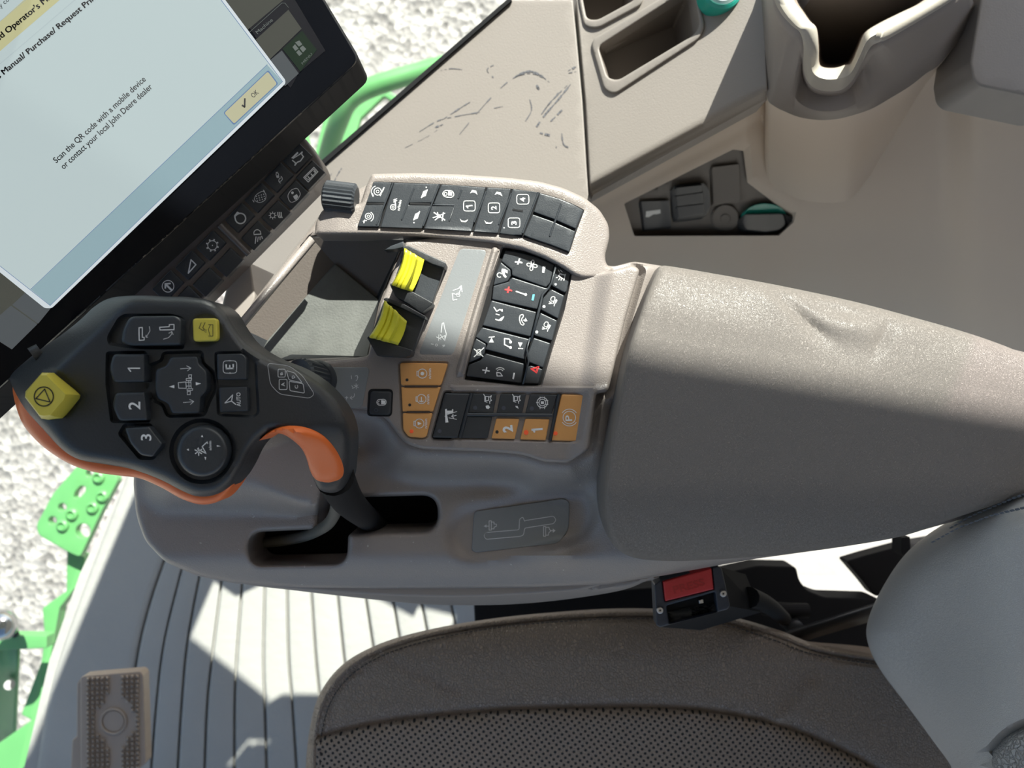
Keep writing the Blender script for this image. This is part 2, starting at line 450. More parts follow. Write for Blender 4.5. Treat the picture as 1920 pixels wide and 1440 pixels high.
# unseen roof, outline shaped to shade seat and lid; rear wall; added post
roofp = [(-1.0, 1.42), (-.2, 1.37), (.22, 1.285), (.459, 1.236), (.588, 1.197), (.858, 1.152), (.88, 1.22), (.88, 2.3), (1.14, 2.3), (1.15, 1.12), (1.5, 1.1), (1.5, -1.3), (-1.0, -1.3)]
V = [(x, y, 2.0) for x, y in roofp]+[(x, y, 1.95) for x, y in roofp]; n_ = len(roofp)
struct(mesh('ceiling', V, [list(range(n_)), list(range(n_, 2*n_))]+[[i, (i+1) % n_, (i+1) % n_+n_, i+n_] for i in range(n_)], m_roof, None, 30, mats='recalc'))
struct(wbox('wall_back', 1.30, 1.36, -1.2, .25, -.05, 1.98, m_wall2))
struct(wbox('shade_post', -.38, -.225, .33, .43, .50, 1.95, m_wall2))  # unseen post added to cast shade on the left of the floor
# windscreen glass
mg = bpy.data.materials.new('glass_pane'); mg.use_nodes = True; t_ = mg.node_tree; t_.nodes.clear()
o_ = t_.nodes.new('ShaderNodeOutputMaterial'); tr = t_.nodes.new('ShaderNodeBsdfTransparent'); gl = t_.nodes.new('ShaderNodeBsdfGlossy'); mxs = t_.nodes.new('ShaderNodeMixShader')
tr.inputs[0].default_value = (.96, .985, .97, 1); gl.inputs['Roughness'].default_value = .02; mxs.inputs[0].default_value = .03
t_.links.new(tr.outputs[0], mxs.inputs[1]); t_.links.new(gl.outputs[0], mxs.inputs[2]); t_.links.new(mxs.outputs[0], o_.inputs[0])
edge = [(-25, 1800, -.01), (8, 1600, -.01), (35, 1440, -.01), (84, 1240, -.01), (142, 1075, -.01), (225, 900, -.01), (268, 830, .02), (330, 700, .10)]
bot = [W1(*p) for p in edge]+[W1(445, 452, .38), W1(600, 306, .415), W1(958, 0, .50), W1(1200, -200, .54), W1(1700, -450, .60), W1(2600, -500, .60)]
V = [tuple(p) for p in bot]+[tuple(p+Vector((-.16, .07, 0))*(1 if i > 6 else 1)+Vector((0, 0, .9-p.z))) for i, p in enumerate(bot)]+[tuple(Vector((p.x-.24, p.y+.12, 1.94))) for p in bot]
m = len(bot); Fc = [[k*m+i, k*m+i+1, (k+1)*m+i+1, (k+1)*m+i] for k in range(2) for i in range(m-1)]
gw = mesh('window_1', V, Fc, mg, None, 60); struct(gw)
md = gw.modifiers.new('solid', 'SOLIDIFY'); md.thickness = .005
# ------------------------------------------------------------------ outside: green steelwork
zs = -.55
step = thing('access_step', 'green perforated steel step plate outside the windscreen, left of the armrest nose', 'step', W1(140, 960, zs-.02))
st = [(150, 868), (215, 888), (222, 900), (190, 960), (150, 1045), (128, 1035), (72, 1003), (68, 985), (100, 925)]
zq = Z(0, 530, 2.8235)
hol = [rc(zq([(395, 1110), (425, 1075), (455, 1080), (450, 1110), (415, 1145), (390, 1140)]), 3), circ(*zq.p(330, 1190), 8), circ(*zq.p(278, 1260), 8),
       circ(*zq.p(440, 1315), 14), circ(*zq.p(478, 1010), 8)]
slab('plate', rc(st, 8), const(zs), .02, m_green, step, r=1.5, holes=hol, grid=20)
for q in [(525, 1030), (385, 1225), (335, 1285), (545, 1130), (493, 1190)]:
    c = W1(*zq.p(*q), zs); lathe('grip_dimple', c, [(.016, -.002), (.014, .007), (.009, .010), (.007, .004)], m_green, step, 16)
sf = thing('platform_edge_rail', 'green angled platform edge running below the windscreen, beside the gravel', 'platform', W1(110, 1180, zs-.1))
slab('rail_plate', rc([(126, 1030), (160, 1045), (150, 1090), (112, 1140), (60, 1420), (20, 1470), (-60, 1500), (-40, 1420), (60, 1350), (40, 1340), (78, 1240), (84, 1195), (80, 1140), (125, 1108)], 4), const(zs-.05), .03, m_green, sf, r=1.5, grid=25)
post = thing('hydraulic_post', 'green upright channel post with a flat cap at the lower left outside', 'post', W1(20, 1300, -1.0))
slab('cap_plate', rc([(-60, 1190), (88, 1192), (88, 1215), (-60, 1222)], 3), const(-.45), .03, m_green, post, r=1.5, grid=25)
strip('channel', [(-60, 1205, -.48), (2, 1205, -.48), (8, 1212, -.5), (30, 1212, -.5), (36, 1205, -.48)], [(-60, 1420, -.9), (-6, 1400, -.9), (4, 1405, -.92), (22, 1405, -.92), (30, 1395, -.9)], m_green, post, 4, thick=.008)
tube('bolt', [(18, 1284, -.60), (18, 1284, -.565)], .012, m_steel, post, 10, smooth=0)
ball = thing('hitch_ball', 'dark chromed round mirror ball on a stalk above the green post', 'mirror', W1(10, 1190, -.45))
tube('stalk', [(30, 1192, -.46), (22, 1175, -.42), (10, 1165, -.38)], .008, m_frame, ball, 10)
c = W1(3, 1172, -.36); lathe('ball_shell', c, [(.001, -.03), (.02, -.025), (.032, -.008), (.034, 0), (.032, .008), (.02, .022), (.001, .026)], m_chrome, ball, 24, ang=80)
hr = thing('grab_rail', 'bent green tubular handrail outside the right window below the display', 'handrail', W1(620, 260, -1.2))
tube('rail_tube', [(604, 330, -.9), (632, 235, -.75), (672, 175, -.7), (800, 132, -.7), (900, 105, -.7), (1010, 60, -.7)], .026, m_green, hr, 16, smooth=8)
slab('rail_foot_plate', rc([(575, 350), (612, 205), (640, 190), (720, 165), (760, 190), (680, 290), (640, 370)], 6), const(-.95), .02, m_green, hr, r=2, grid=30, holes=[rc([(668, 250), (676, 222), (720, 180), (735, 190), (690, 240)], 4)])
tube('brace', [(572, 330, -.98), (560, 250, -1.0), (545, 200, -1.0)], .03, m_green, hr, 12)
# ------------------------------------------------------------------ brake pedal
zp = Z(0, 1100, 4.2357)
def pzf(x, y): return np.full(np.shape(x), .235)
ped = thing('foot_pedal', 'brown rubber foot pedal with studded pad and round emblem ring above the floor mat', 'pedal', W1(215, 1350, .0))
pout = rc(zp([(640, 715), (700, 705), (1115, 670), (1140, 700), (1160, 1400), (1120, 1440), (900, 1475), (700, 1500), (640, 1490)]), [6, 3, 6, 4, 4, 6, 4, 4, 6])
slab('pad', pout, pzf, .016, m_pedal, ped, r=2.5, grid=14)
slab('side_plate', rc(zp([(612, 770), (650, 715), (680, 720), (690, 1200), (700, 1500), (560, 1500), (575, 1215), (610, 1190)]), 3), const(.222), .02, m_pedal, ped, r=2, grid=14)
V = []; Fc = []
def stud(cx, cy, s=3.9, h=.0065):
    b = len(V)
    for k, (dx, dy) in enumerate(((-1, -1), (1, -1), (1, 1), (-1, 1))): V.append(tuple(W1(cx+dx*s, cy+dy*s, .235)))
    V.append(tuple(W1(cx-.6, cy-.6, .235+h)))
    for k in range(4): Fc.append([b+k, b+(k+1) % 4, b+4])
for gx0, gx1 in ((700, 850), (975, 1110)):
    x = gx0
    while x <= gx1+2:
        y = 735
        while y < 1480:
            yy = y-(x-700)*.055
            if math.hypot(x-905, yy-1065) > 165+ (0 if abs(x-905) > 90 else 40): stud(*zp.p(x+(y-735)*.005, yy))
            y += 38
        x += 38
mesh('studs', V, Fc, m_pedal, ped, smooth=False, mats='recalc')
cxy = W1(*zp.p(905, 1065), .235)
lathe('emblem_ring', cxy, [(.0185, -.002), (.0185, .002), (.0165, .003), (.0155, .002), (.0155, -.002)], m_pedal, ped, 36)
lathe('emblem_disc', cxy, [(.0145, -.002), (.014, .0012), (.010, .0012)], m_pedal, ped, 36)
tube('pedal_arm', [(215, 1430, .215), (235, 1500, .10), (260, 1600, .0)], .012, m_frame, ped, 10)
# ------------------------------------------------------------------ side console (right wall of the cab)
zc5 = Z(1080, 0, 2.2857)
zshelf = plane(.56, .30, -.02, 1100, 200)
zshelf2 = plane(.56, .60, -.02, 1100, 200)
def zsh(x, y): return np.minimum(np.maximum(zshelf(x, y), zshelf2(x, y)), .70)
side = thing('side_console', 'taupe moulded side console with tray and cup holder along the right cab wall', 'console', W1(1300, 200, 0))
shelf = thing('window_shelf', 'flat grey-brown window shelf with black scuff marks behind the keypad', 'shelf', W1(900, 200, 0))
# scuffed shelf: material with scuffs of their own shape
shp = [(958, 0), (1074, 0), (1080, 60), (1092, 190), (1103, 365), (1100, 384), (980, 376), (720, 372), (610, 420), (560, 480), (480, 545), (395, 520), (460, 440), (604, 309)]
so_ = slab('shelf_panel', shp, zsh, .03, m_shelf, shelf, r=2.5, grid=22)
shp2 = [(958, 0), (1200, -200), (1400, -260), (1060, -200), (1074, 0)]
slab('window_seal', [(954, -4), (960, 0), (606, 309), (440, 475), (432, 470), (600, 303)], add(zsh, .004), .02, m_frame, shelf, grid=30)
# scuff strokes printed on the surface
zsc = Z(500, 0, 3)
sc = []
def scuff(pts, w):
    q = cr(pts, 5, False); out = []
    for i in range(len(q)-1):
        if random.random() < .78: out.extend(seg(q[i], q[i+1], w*random.uniform(.4, 1.2)))
    return out
for pts, w in [([(1085, 755), (1180, 640), (1280, 530), (1370, 450), (1450, 415), (1530, 420), (1590, 460)], 6), ([(1400, 430), (1480, 400), (1550, 430)], 12),
    ([(860, 740), (960, 680), (1060, 655), (1200, 630)], 5), ([(1000, 665), (1100, 600), (1150, 570)], 7), ([(780, 830), (900, 770), (960, 730)], 3),
    ([(980, 395), (1040, 385), (1110, 392)], 4), ([(1300, 355), (1240, 390), (1275, 435)], 5), ([(1690, 400), (1740, 375)], 9), ([(1700, 410), (1750, 400)], 5),
    ([(1520, 710), (1570, 640), (1640, 560), (1720, 460)], 10), ([(1540, 650), (1600, 570), (1690, 480)], 7), ([(1530, 745), (1590, 760)], 12), ([(1660, 750), (1670, 810), (1700, 830)], 8),
    ([(1600, 680), (1660, 620)], 9), ([(1450, 690), (1490, 620), (1480, 560)], 6), ([(1270, 610), (1340, 595)], 4), ([(1620, 790), (1630, 830)], 6), ([(1520, 480), (1530, 500)], 12),
    ([(375, 1030), (400, 980), (425, 940)], 6), ([(340, 1010), (370, 970)], 4), ([(1560, 620), (1640, 520)], 4), ([(950, 715), (990, 700)], 9)]:
    sc += scuff(pts, w)
mark('scuff_marks', sc, zsh, M('scuff', (.10, .10, .11), .6), shelf, zsc, eps=.0004)['kind'] = 'stuff'
# top of the side console
tray = zc5([(95, 200), (500, -60), (530, 115), (505, 150), (180, 345), (135, 335)])
tray2 = [(1085, -60), (1200, -110), (1190, 0), (1120, 38), (1100, 36), (1093, 0)]
top = [(1078, -200), (1080, 0), (1086, 60), (1098, 190), (1107, 362), (1112, 366), (1440, 185), (1436, 100), (1450, 0), (1450, -200)]
def ztop(x, y):
    z = zsh(x, y); d = lined([(1050, 395), (1440, 185)], x, y); return z-.012*(1-sm(d/26))**2
slab('console_top', top, ztop, .03, M('console_top_plastic', (.255, .228, .204), .5, .25, 700, var=.05, vscale=8), side, r=3, grid=14, feat=[([(1107, 364), (1440, 183)], (-28, -20, -13, -7, -3), False)], holes=[rc(tray, 12), rc(tray2, 9)])
def rim(outer, inner, h, nm='tray_rim'):
    slab(nm, outer, add(zsh, h), .02, m_shelf, side, r=4, grid=10, holes=[inner])
rim(rc(zc5([(60, 175), (500, -90), (555, 110), (530, 165), (165, 405), (120, 385)]), 16), rc(tray, 10), .003)
rim(rc([(1083, -80), (1222, -140), (1205, 8), (1120, 54), (1095, 50), (1085, 0)], 12), rc(tray2, 9), .003)
def tub(poly, depth, mat, nm, parent, zf, inset=.86, dx=0, dy=0, n=2):
    q = rc(poly, 10); a = np.array(q); z_ = zf(a[:, 0], a[:, 1]); Wt = W(a[:, 0], a[:, 1], z_)
    c = Wt.mean(0); Bt = c+(Wt-c)*inset; Bt[:, 2] = c[2]-depth; Bt[:, 0] += dx; Bt[:, 1] += dy
    V = [tuple(v) for v in Wt]+[tuple(v) for v in Bt]; m = len(q)
    Fc = [[i, (i+1) % m, (i+1) % m+m, i+m] for i in range(m)]+[list(range(m, 2*m))]
    return mesh(nm, V, Fc, mat, parent, 50)
tub(tray, .055, M('tray_liner', (.17, .145, .125), .55), 'tray_liner', side, zsh, .88, dx=.004, dy=.006)
tub(tray2, .05, bpy.data.materials['tray_liner'], 'tray_liner', side, zsh, .88)
zt = lambda a, b: zc5.p(a, b)
# wall below the ledge
yl = lambda x: np.interp(x, [950, 1107, 1440, 1600, 1770, 1830, 2100], [450, 366, 190, 150, 112, 170, 185])
yb = lambda x: np.interp(x, [900, 1240, 1500, 1700, 1920, 2100], [640, 560, 590, 640, 740, 800])
def zwall(x, y):
    x = np.asarray(x, float); t = np.clip((y-yl(x))/(yb(x)-yl(x)), -.2, 1.6)
    z0 = np.interp(x, [1100, 1400, 1500, 2100], [.552, .636, .62, .61])
    z = z0-.032-.012*sm(t*9)-.40*np.clip(t, 0, 2)**1.15
    # channel under the ledge, left
    e = np.abs((y-yl(x))-26); z = z-.006*(1-sm(e/16))*(x < 1430)
    return z
wp = [(1040, 400), (1107, 362), (1440, 180), (1550, 140), (1770, 100), (1830, 150), (2110, 165), (2110, 820), (1920, 760), (1700, 680), (1400, 610), (1180, 600), (1000, 560)]
so2 = zc5([(205, 870), (225, 850), (700, 612), (745, 618), (760, 760), (945, 905), (935, 950), (870, 1010), (250, 1012)])
wpan = slab('wall_panel', wp, zwall, .02, m_wall, side, r=0, grid=16, feat=[([(1060, 390), (1107, 366), (1440, 190)], (2, 8, 14, 20, 26, 32, 40, 50), False)], bottom=False, holes=[rc(so2, 3)])
# socket recess: plane behind the wall
def zrec(x, y): return zwall(x, y)-.022
rp = rc(so2, 3)
a = resample(rp, 8)
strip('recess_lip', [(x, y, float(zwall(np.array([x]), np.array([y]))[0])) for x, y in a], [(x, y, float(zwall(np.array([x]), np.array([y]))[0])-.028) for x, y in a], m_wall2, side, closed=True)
m_sock = M('socket_panel', (.135, .115, .098), .55, .2, 500)
skp = thing('socket_panel', 'dark brown recessed outlet panel of several sockets low on the beige side wall', 'outlet panel', W1(1330, 400, 0))
slab('back_plate', [(1165, 375), (1390, 260), (1420, 270), (1422, 330), (1500, 395), (1480, 450), (1185, 452)], zrec, .01, m_sock, skp, grid=14)
zk = Z(1160, 260, 5.647)
def onr(h): return add(zrec, h)
slab('network_socket', zk([(235, 665), (535, 655), (560, 930), (270, 965)]), onr(.008), .014, m_black, skp, r=1.5, grid=10)
mark('socket_opening', P(*[(290, 770), (440, 750), (445, 790), (400, 800), (370, 800), (320, 830), (285, 830)]), onr(.008), m_white, skp, zk, .0006)
slab('double_socket', rc(zk([(585, 500), (900, 470), (960, 540), (970, 720), (930, 810), (625, 850), (600, 800)]), 3), onr(.012), .02, m_black, skp, r=2, grid=10)
for q in ([(605, 610), (890, 570), (900, 680), (615, 715)], [(615, 725), (900, 690), (910, 790), (630, 840)], [(605, 520), (880, 490), (885, 560), (605, 600)]):
    slab('socket_cover', rc(zk(q), 1.5), onr(.017), .008, m_black, skp, r=1.5, grid=10)
slab('blank_cover', rc(zk([(985, 300), (1275, 265), (1295, 660), (1000, 700)]), 4), onr(.006), .01, m_sock, skp, r=2, grid=12)
slab('round_plug', circ(*zk.p(1130, 840), 25), onr(.006), .01, m_sock, skp, r=2.5, grid=8)
slab('plug_centre', circ(*zk.p(1130, 850), 9), onr(.008), .004, m_sock, skp, r=2, grid=6)
slab('power_outlet_ring', circ(*zk.p(1550, 820), 40, 28, 24), onr(.010), .014, m_teal, skp, r=2, grid=10)
slab('power_outlet_cap', rc(zk([(1320, 800), (1740, 790), (1770, 900), (1720, 960), (1560, 990), (1340, 960), (1305, 880)]), 6), onr(.018), .02, m_black, skp, r=2.5, grid=10)
slab('cap_hinge', rc(zk([(1740, 790), (1850, 830), (1850, 880), (1790, 890)]), 3), onr(.016), .015, m_frame, skp, r=1.5, grid=8)
# cup holder
cup = thing('cup_holder', 'large taupe cup holder with notched sun-lightened rim bulging from the side console', 'cup holder', W1(1600, 100, .3))
inner = zc5([(935, -60), (935, 0), (970, 50), (1000, 90), (1030, 120), (1038, 200), (1040, 270), (1060, 290), (1110, 292), (1150, 280), (1180, 270), (1210, 205), (1240, 140), (1300, 100), (1390, 55), (1480, 10), (1560, -60)])
outer = zc5([(850, -60), (850, 0), (880, 60), (925, 110), (960, 140), (975, 200), (975, 300), (1000, 360), (1050, 388), (1130, 388), (1180, 350), (1220, 280), (1260, 205), (1300, 180), (1350, 160), (1600, 10), (1680, -60)])
seam = zc5([(790, -60), (800, 100), (810, 300), (820, 420), (850, 455), (900, 480), (950, 500), (1000, 510), (1060, 515), (1130, 508), (1200, 490), (1270, 465), (1340, 425), (1430, 370), (1500, 315), (1570, 262), (1720, 60)])
low = zc5([(790, 300), (800, 500), (802, 620), (810, 760), (850, 800), (900, 830), (950, 850), (1000, 862), (1060, 868), (1130, 866), (1180, 850), (1240, 780), (1300, 700), (1400, 560), (1480, 430), (1545, 330), (1700, 150)])
def zri(p):
    # rim height dips at the notch
    x, y = p; return .718-.045*float(sm(np.array([(y-60)/90.]))[0])*(1 if 1480 < x < 1640 else 0)
oi = [(x, y, zri((x, y))) for x, y in outer]; ii = [(x, y, zri((x, y))) for x, y in inner]
mid = [((a[0]+b[0])/2, (a[1]+b[1])/2, max(a[2], b[2])+.006) for a, b in zip(oi, ii)]
q1 = [((a[0]*.8+b[0]*.2), (a[1]*.8+b[1]*.2), a[2]+.0045) for a, b in zip(oi, ii)]
q2 = [((a[0]*.2+b[0]*.8), (a[1]*.2+b[1]*.8), b[2]+.0045) for a, b in zip(oi, ii)]
rows = [[(x, y, z-.012) for x, y, z in oi], oi, q1, mid, q2, ii, [(x, y, z-.012) for x, y, z in ii]]
def smrow(r_): return cr(r_, 5, False)
grid_mesh('rim', [smrow(r_) for r_ in rows], m_rim_lit, cup)
o2 = [(x, y, z-.004) for x, y, z in oi]
sm_ = [(x, y, .64) for x, y in seam]
rows = [o2, [(a[0]*.85+b[0]*.15, a[1]*.85+b[1]*.15, a[2]-.02) for a, b in zip(o2, sm_)], [(a[0]*.3+b[0]*.7, a[1]*.3+b[1]*.7, .65) for a, b in zip(o2, sm_)], sm_]
grid_mesh('holder_body', [smrow(r_) for r_ in rows], m_taupe2, cup, thick=.002, off=-1)
rows = [[(x, y, .637) for x, y in seam], [((a*.6+c*.4), (b*.6+d*.4), .57) for (a, b), (c, d) in zip(seam, low)], [((a*.2+c*.8), (b*.2+d*.8), .50) for (a, b), (c, d) in zip(seam, low)], [(x, y, .442) for x, y in low]]
grid_mesh('lower_bowl', [smrow(r_) for r_ in rows], m_wall, cup)
slab('cup_sun_block', [(1570, -66), (1850, -66), (1870, -300), (1600, -300)], const(.712), .20, m_taupe2, cup, grid=60)  # unseen slab added to keep the sun out of the cup
m_cupin = M('cup_inner', (.26, .21, .17), .7)
fl_ = [(x, y, .52) for x, y in zc5([(980, -40), (985, 10), (1010, 60), (1025, 90), (1040, 130), (1050, 180), (1060, 230), (1075, 262), (1110, 268), (1150, 262), (1170, 235), (1195, 190), (1215, 150), (1260, 110), (1330, 70), (1400, 30), (1470, -40)])]
grid_mesh('inner_wall', [smrow([(x, y, z-.01) for x, y, z in ii]), smrow([((a+d)/2, (b+e)/2, (c+f_)/2) for (a, b, c), (d, e, f_) in zip(ii, fl_)]), smrow(fl_)], m_cupin, cup)
slab('inner_floor', [(1450, -80), (1480, 20), (1530, 118), (1560, 135), (1600, 118), (1640, 60), (1760, 10), (1800, -80)], const(.525), .01, m_cupin, cup, grid=40)
# grey lid at the upper right corner
lid = thing('storage_lid', 'smooth grey storage lid at the right end of the side console', 'lid', W1(1880, 80, .4))
slab('lid_panel', rc([(1846, -60), (1817, 118), (1822, 150), (1835, 163), (1990, 195), (2100, 190), (2100, -60)], [4, 4, 8, 12, 4, 4, 4]), const(.66), .05, M('lid_grey', (.235, .222, .212), .5, .15, 700), lid, r=8, grid=24)
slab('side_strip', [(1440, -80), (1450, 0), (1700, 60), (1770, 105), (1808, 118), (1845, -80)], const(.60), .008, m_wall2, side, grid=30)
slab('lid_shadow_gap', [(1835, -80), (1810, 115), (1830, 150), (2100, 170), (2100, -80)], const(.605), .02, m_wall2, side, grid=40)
# round disc with teal ring on the console top
bt = thing('round_outlet_cap', 'small round glossy cap with teal ring on the console beside the tray', 'outlet cap', W1(1352, -8, .56))
zr_ = float(zsh(np.array([1350.]), np.array([-15.]))[0]); c = W1(1350, -15, zr_+.004)
lathe('teal_collar', c, [(.0175, -.01), (.0175, .006), (.0155, .008), (.0145, .006)], m_teal, bt, 36)
lathe('cap_disc', c, [(.0145, -.005), (.0142, .007), (.012, .009), (.002, .009)], M('cap_glossy', (.35, .42, .42), .12), bt, 36)
# ------------------------------------------------------------------ operator seat
seat = thing('operator_seat', 'brown leather operator seat with perforated cushion and grey backrest', 'seat', W1(1200, 1350, 0))
cush = cr([(572, 1560), (573, 1440), (582, 1360), (600, 1300), (640, 1248), (700, 1212), (780, 1186), (900, 1163), (1040, 1148), (1200, 1142), (1340, 1150), (1450, 1178), (1540, 1210), (1680, 1232), (1850, 1250), (2000, 1300), (2000, 1560)], 6)
ins_line = cr([(540, 1405), (590, 1384), (700, 1357), (820, 1341), (960, 1330), (1100, 1326), (1240, 1326), (1360, 1337), (1470, 1362), (1560, 1398), (1640, 1440), (1740, 1520)], 6, False)
def zcu(x, y):
    z = .56 - .025*np.clip((1250-np.asarray(y, float))/120, 0, 1)**2
    d = lined(ins_line, x, y); z = z-.0045*(1-sm(d/9))-.002*(1-sm(d/30))
    z = z-.02*sm((np.asarray(x)-1300)/400.)
    d2 = lined([(700, 1225), (860, 1300)], x, y); z = z-.0012*(1-sm(d2/9))
    d2 = lined([(1520, 1290), (1480, 1340), (1440, 1362)], x, y); z = z+.003*(1-sm(d2/22))
    # seam next to the piping
    d3 = lined(seamc, x, y); z = z-.0025*(1-sm(d3/4))
    return z
seamc = cr([(600, 1560), (600, 1440), (604, 1370), (622, 1312), (660, 1264), (720, 1228), (800, 1202), (910, 1180), (1040, 1166), (1200, 1160), (1340, 1168), (1440, 1196), (1530, 1228), (1680, 1250)], 6, False)
# perforated leather
mperf = M('perforated_leather', (.285, .222, .172), .5, 1, 330, 'leather', bdist=.0005)
t_ = mperf.node_tree; n = t_.nodes; l = t_.links; b = n['Principled BSDF']
tc = n.new('ShaderNodeTexCoord')
def dotmask(scale, off, rad):
    mp = n.new('ShaderNodeMapping'); mp.inputs['Scale'].default_value = (scale, scale, scale); mp.inputs['Location'].default_value = (off, off, 0); mp.inputs['Rotation'].default_value = (0, 0, .18)
    l.new(tc.outputs['Object'], mp.inputs['Vector'])
    fr = n.new('ShaderNodeVectorMath'); fr.operation = 'FRACTION'; l.new(mp.outputs[0], fr.inputs[0])
    sb = n.new('ShaderNodeVectorMath'); sb.operation = 'SUBTRACT'; sb.inputs[1].default_value = (.5, .5, 0); l.new(fr.outputs[0], sb.inputs[0])
    ml = n.new('ShaderNodeVectorMath'); ml.operation = 'MULTIPLY'; ml.inputs[1].default_value = (1, 1, 0); l.new(sb.outputs[0], ml.inputs[0])
    ln = n.new('ShaderNodeVectorMath'); ln.operation = 'LENGTH'; l.new(ml.outputs[0], ln.inputs[0])
    lt = n.new('ShaderNodeMath'); lt.operation = 'LESS_THAN'; lt.inputs[1].default_value = rad; l.new(ln.outputs['Value'], lt.inputs[0]); return lt
d1 = dotmask(145, 0, .19); d2 = dotmask(145, .5, .19)
mx_ = n.new('ShaderNodeMath'); mx_.operation = 'MAXIMUM'; l.new(d1.outputs[0], mx_.inputs[0]); l.new(d2.outputs[0], mx_.inputs[1])
mc = n.new('ShaderNodeMix'); mc.data_type = 'RGBA'; mc.inputs[6].default_value = (.285, .222, .172, 1); mc.inputs[7].default_value = (.004, .004, .004, 1)
l.new(mx_.outputs[0], mc.inputs[0]); l.new(mc.outputs[2], b.inputs['Base Color'])
slab('cushion', cush, zcu, .09, m_leather, seat, flare=-.22, r=26, grid=9, feat=[(ins_line, (-9, -4, 0, 4, 9), False)], rh=.022)
insp = [p for p in ins_line if p[0] > 588]+[(1740, 1580), (588, 1580)]
slab('perforated_insert', insp, lambda x, y: zcu(x, y)+.0012-.006*(1-sm((np.asarray(x, float)-586)/12.)), .004, mperf, seat, r=4, grid=10, bottom=False, rh=.003)
pip = cr([(590, 1560), (590, 1440), (594, 1366), (612, 1306), (650, 1257), (710, 1220), (790, 1194), (900, 1172), (1040, 1157), (1200, 1151), (1340, 1159), (1445, 1186), (1535, 1218), (1680, 1240)], 6, False)
def zc_at(p, h=0): return (p[0], p[1], float(zcu(np.array([p[0]]), np.array([p[1]]))[0])+h)
tube('piping', [zc_at(p, -.003) for p in pip], .0022, m_leather, seat, 8, smooth=0)
def stitches(path, step, ln, zf, h, parent, name='stitching', r_=.0006, mat=None):
    pts = resample(list(path), 1.0)[:-1]; V = []; Fc = []; cum = 0; last = -99; i = 0
    arr = np.array(path); seg_ = np.hypot(*np.diff(arr, axis=0).T); tot = seg_.sum(); s = 0
    cs = np.concatenate([[0], np.cumsum(seg_)])
    while s < tot-ln:
        a = [np.interp(s, cs, arr[:, 0]), np.interp(s, cs, arr[:, 1])]; c_ = [np.interp(s+ln, cs, arr[:, 0]), np.interp(s+ln, cs, arr[:, 1])]
        za = float(zf(np.array([a[0]]), np.array([a[1]]))[0])+h; zb = float(zf(np.array([c_[0]]), np.array([c_[1]]))[0])+h
        p, q = W1(a[0], a[1], za), W1(c_[0], c_[1], zb); t = (q-p).normalized(); u = t.cross(Vector((0, 0, 1))).normalized(); v = Vector((0, 0, 1))
        b_ = len(V)
        for P_ in (p, q):
            for k in range(5): V.append(tuple(P_+(u*math.cos(k*1.2566)+v*math.sin(k*1.2566))*r_))
        for k in range(5): Fc.append([b_+k, b_+(k+1) % 5, b_+5+(k+1) % 5, b_+5+k])
        s += step
    return mesh(name, V, Fc, mat or m_thread, parent, 60, mats='recalc')
stitches(seamc, 9, 6, zcu, .0024, seat)
# backrest bolster
bk = cr([(1990, 890), (1900, 922), (1820, 955), (1740, 1002), (1690, 1048), (1650, 1110), (1627, 1165), (1627, 1205), (1650, 1255), (1700, 1322), (1750, 1390), (1790, 1450), (1830, 1560), (2150, 1560), (2150, 900)], 6)
def zbk(x, y):
    x = np.asarray(x, float); y = np.asarray(y, float)
    d = lined([(1990, 905), (1900, 937), (1820, 970), (1745, 1014), (1700, 1055)], x, y)
    z = .66+.11*sm((x-1620)/330.)+.02*sm((1250-y)/300)
    z = z-.003*(1-sm(d/5))
    di = sd(inb, x, y); z = z-.010*(1-sm(np.abs(di)/16)); return z
inb = cr([(1850, 1560), (1852, 1440), (1872, 1395), (1920, 1362), (2000, 1345), (2150, 1340), (2150, 1560)], 5)
slab('backrest', bk, zbk, .05, m_bolster, seat, flare=-.5, r=75, grid=11, feat=[(inb, (-14, -7, 0, 7, 14), True)], rh=.05, rings=(.03, .1, .22, .4, .65, 1))
mmesh = M('backrest_mesh_fabric', (.34, .33, .315), .7, 1, 330, 'leather', bdist=.001)
slab('backrest_insert', [(x, y) for x, y in inb], lambda x, y: zbk(x, y)+.002, .004, mmesh, seat, r=6, grid=14, bottom=False)
stitches([(1960, 945), (1920, 952), (1860, 966), (1800, 988), (1745, 1018)], 10, 7, lambda x, y: zbk(x, y), -.001, seat, 'backrest_stitching', .0008, M('grey_thread', (.10, .11, .13), .8))
stitches([(1990, 905), (1900, 934), (1820, 968), (1775, 994)], 10, 7, lambda x, y: zbk(x, y), -.012, seat, 'backrest_stitching', .0008, bpy.data.materials['grey_thread'])
# black seat frame below, between cushion and armrest
slab('backrest_shell', [(1800, 1100), (2100, 1050), (2100, 1500), (1900, 1500)], const(.66), .08, m_frame, seat, grid=90)
slab('seat_base', rc([(888, 1125), (1240, 1100), (1420, 1060), (1492, 1062), (1498, 1088), (1512, 1106), (1545, 1119), (1640, 1122), (1720, 1160), (1760, 1250), (1240, 1260), (892, 1200)], 8), const(.38), .03, m_frame, seat, r=4, grid=40)
slab('seat_bracket', rc([(1585, 1052), (1625, 1040), (1700, 1020), (1760, 1010), (1760, 1100), (1640, 1118), (1618, 1090)], 6), const(.36), .02, m_frame, seat, r=3, grid=20)
strip('trim_rail', [(1400, 1200, .50), (1470, 1188, .50), (1560, 1160, .50), (1660, 1128, .50)], [(1420, 1212, .47), (1490, 1204, .47), (1570, 1180, .47), (1665, 1152, .47)], m_black, seat, 1, thick=.004)
slab('wire_plug', rc([(1690, 1008), (1706, 1006), (1708, 1036), (1696, 1044), (1690, 1036)], 2), const(.45), .02, m_frame, seat, r=1.5, grid=8)
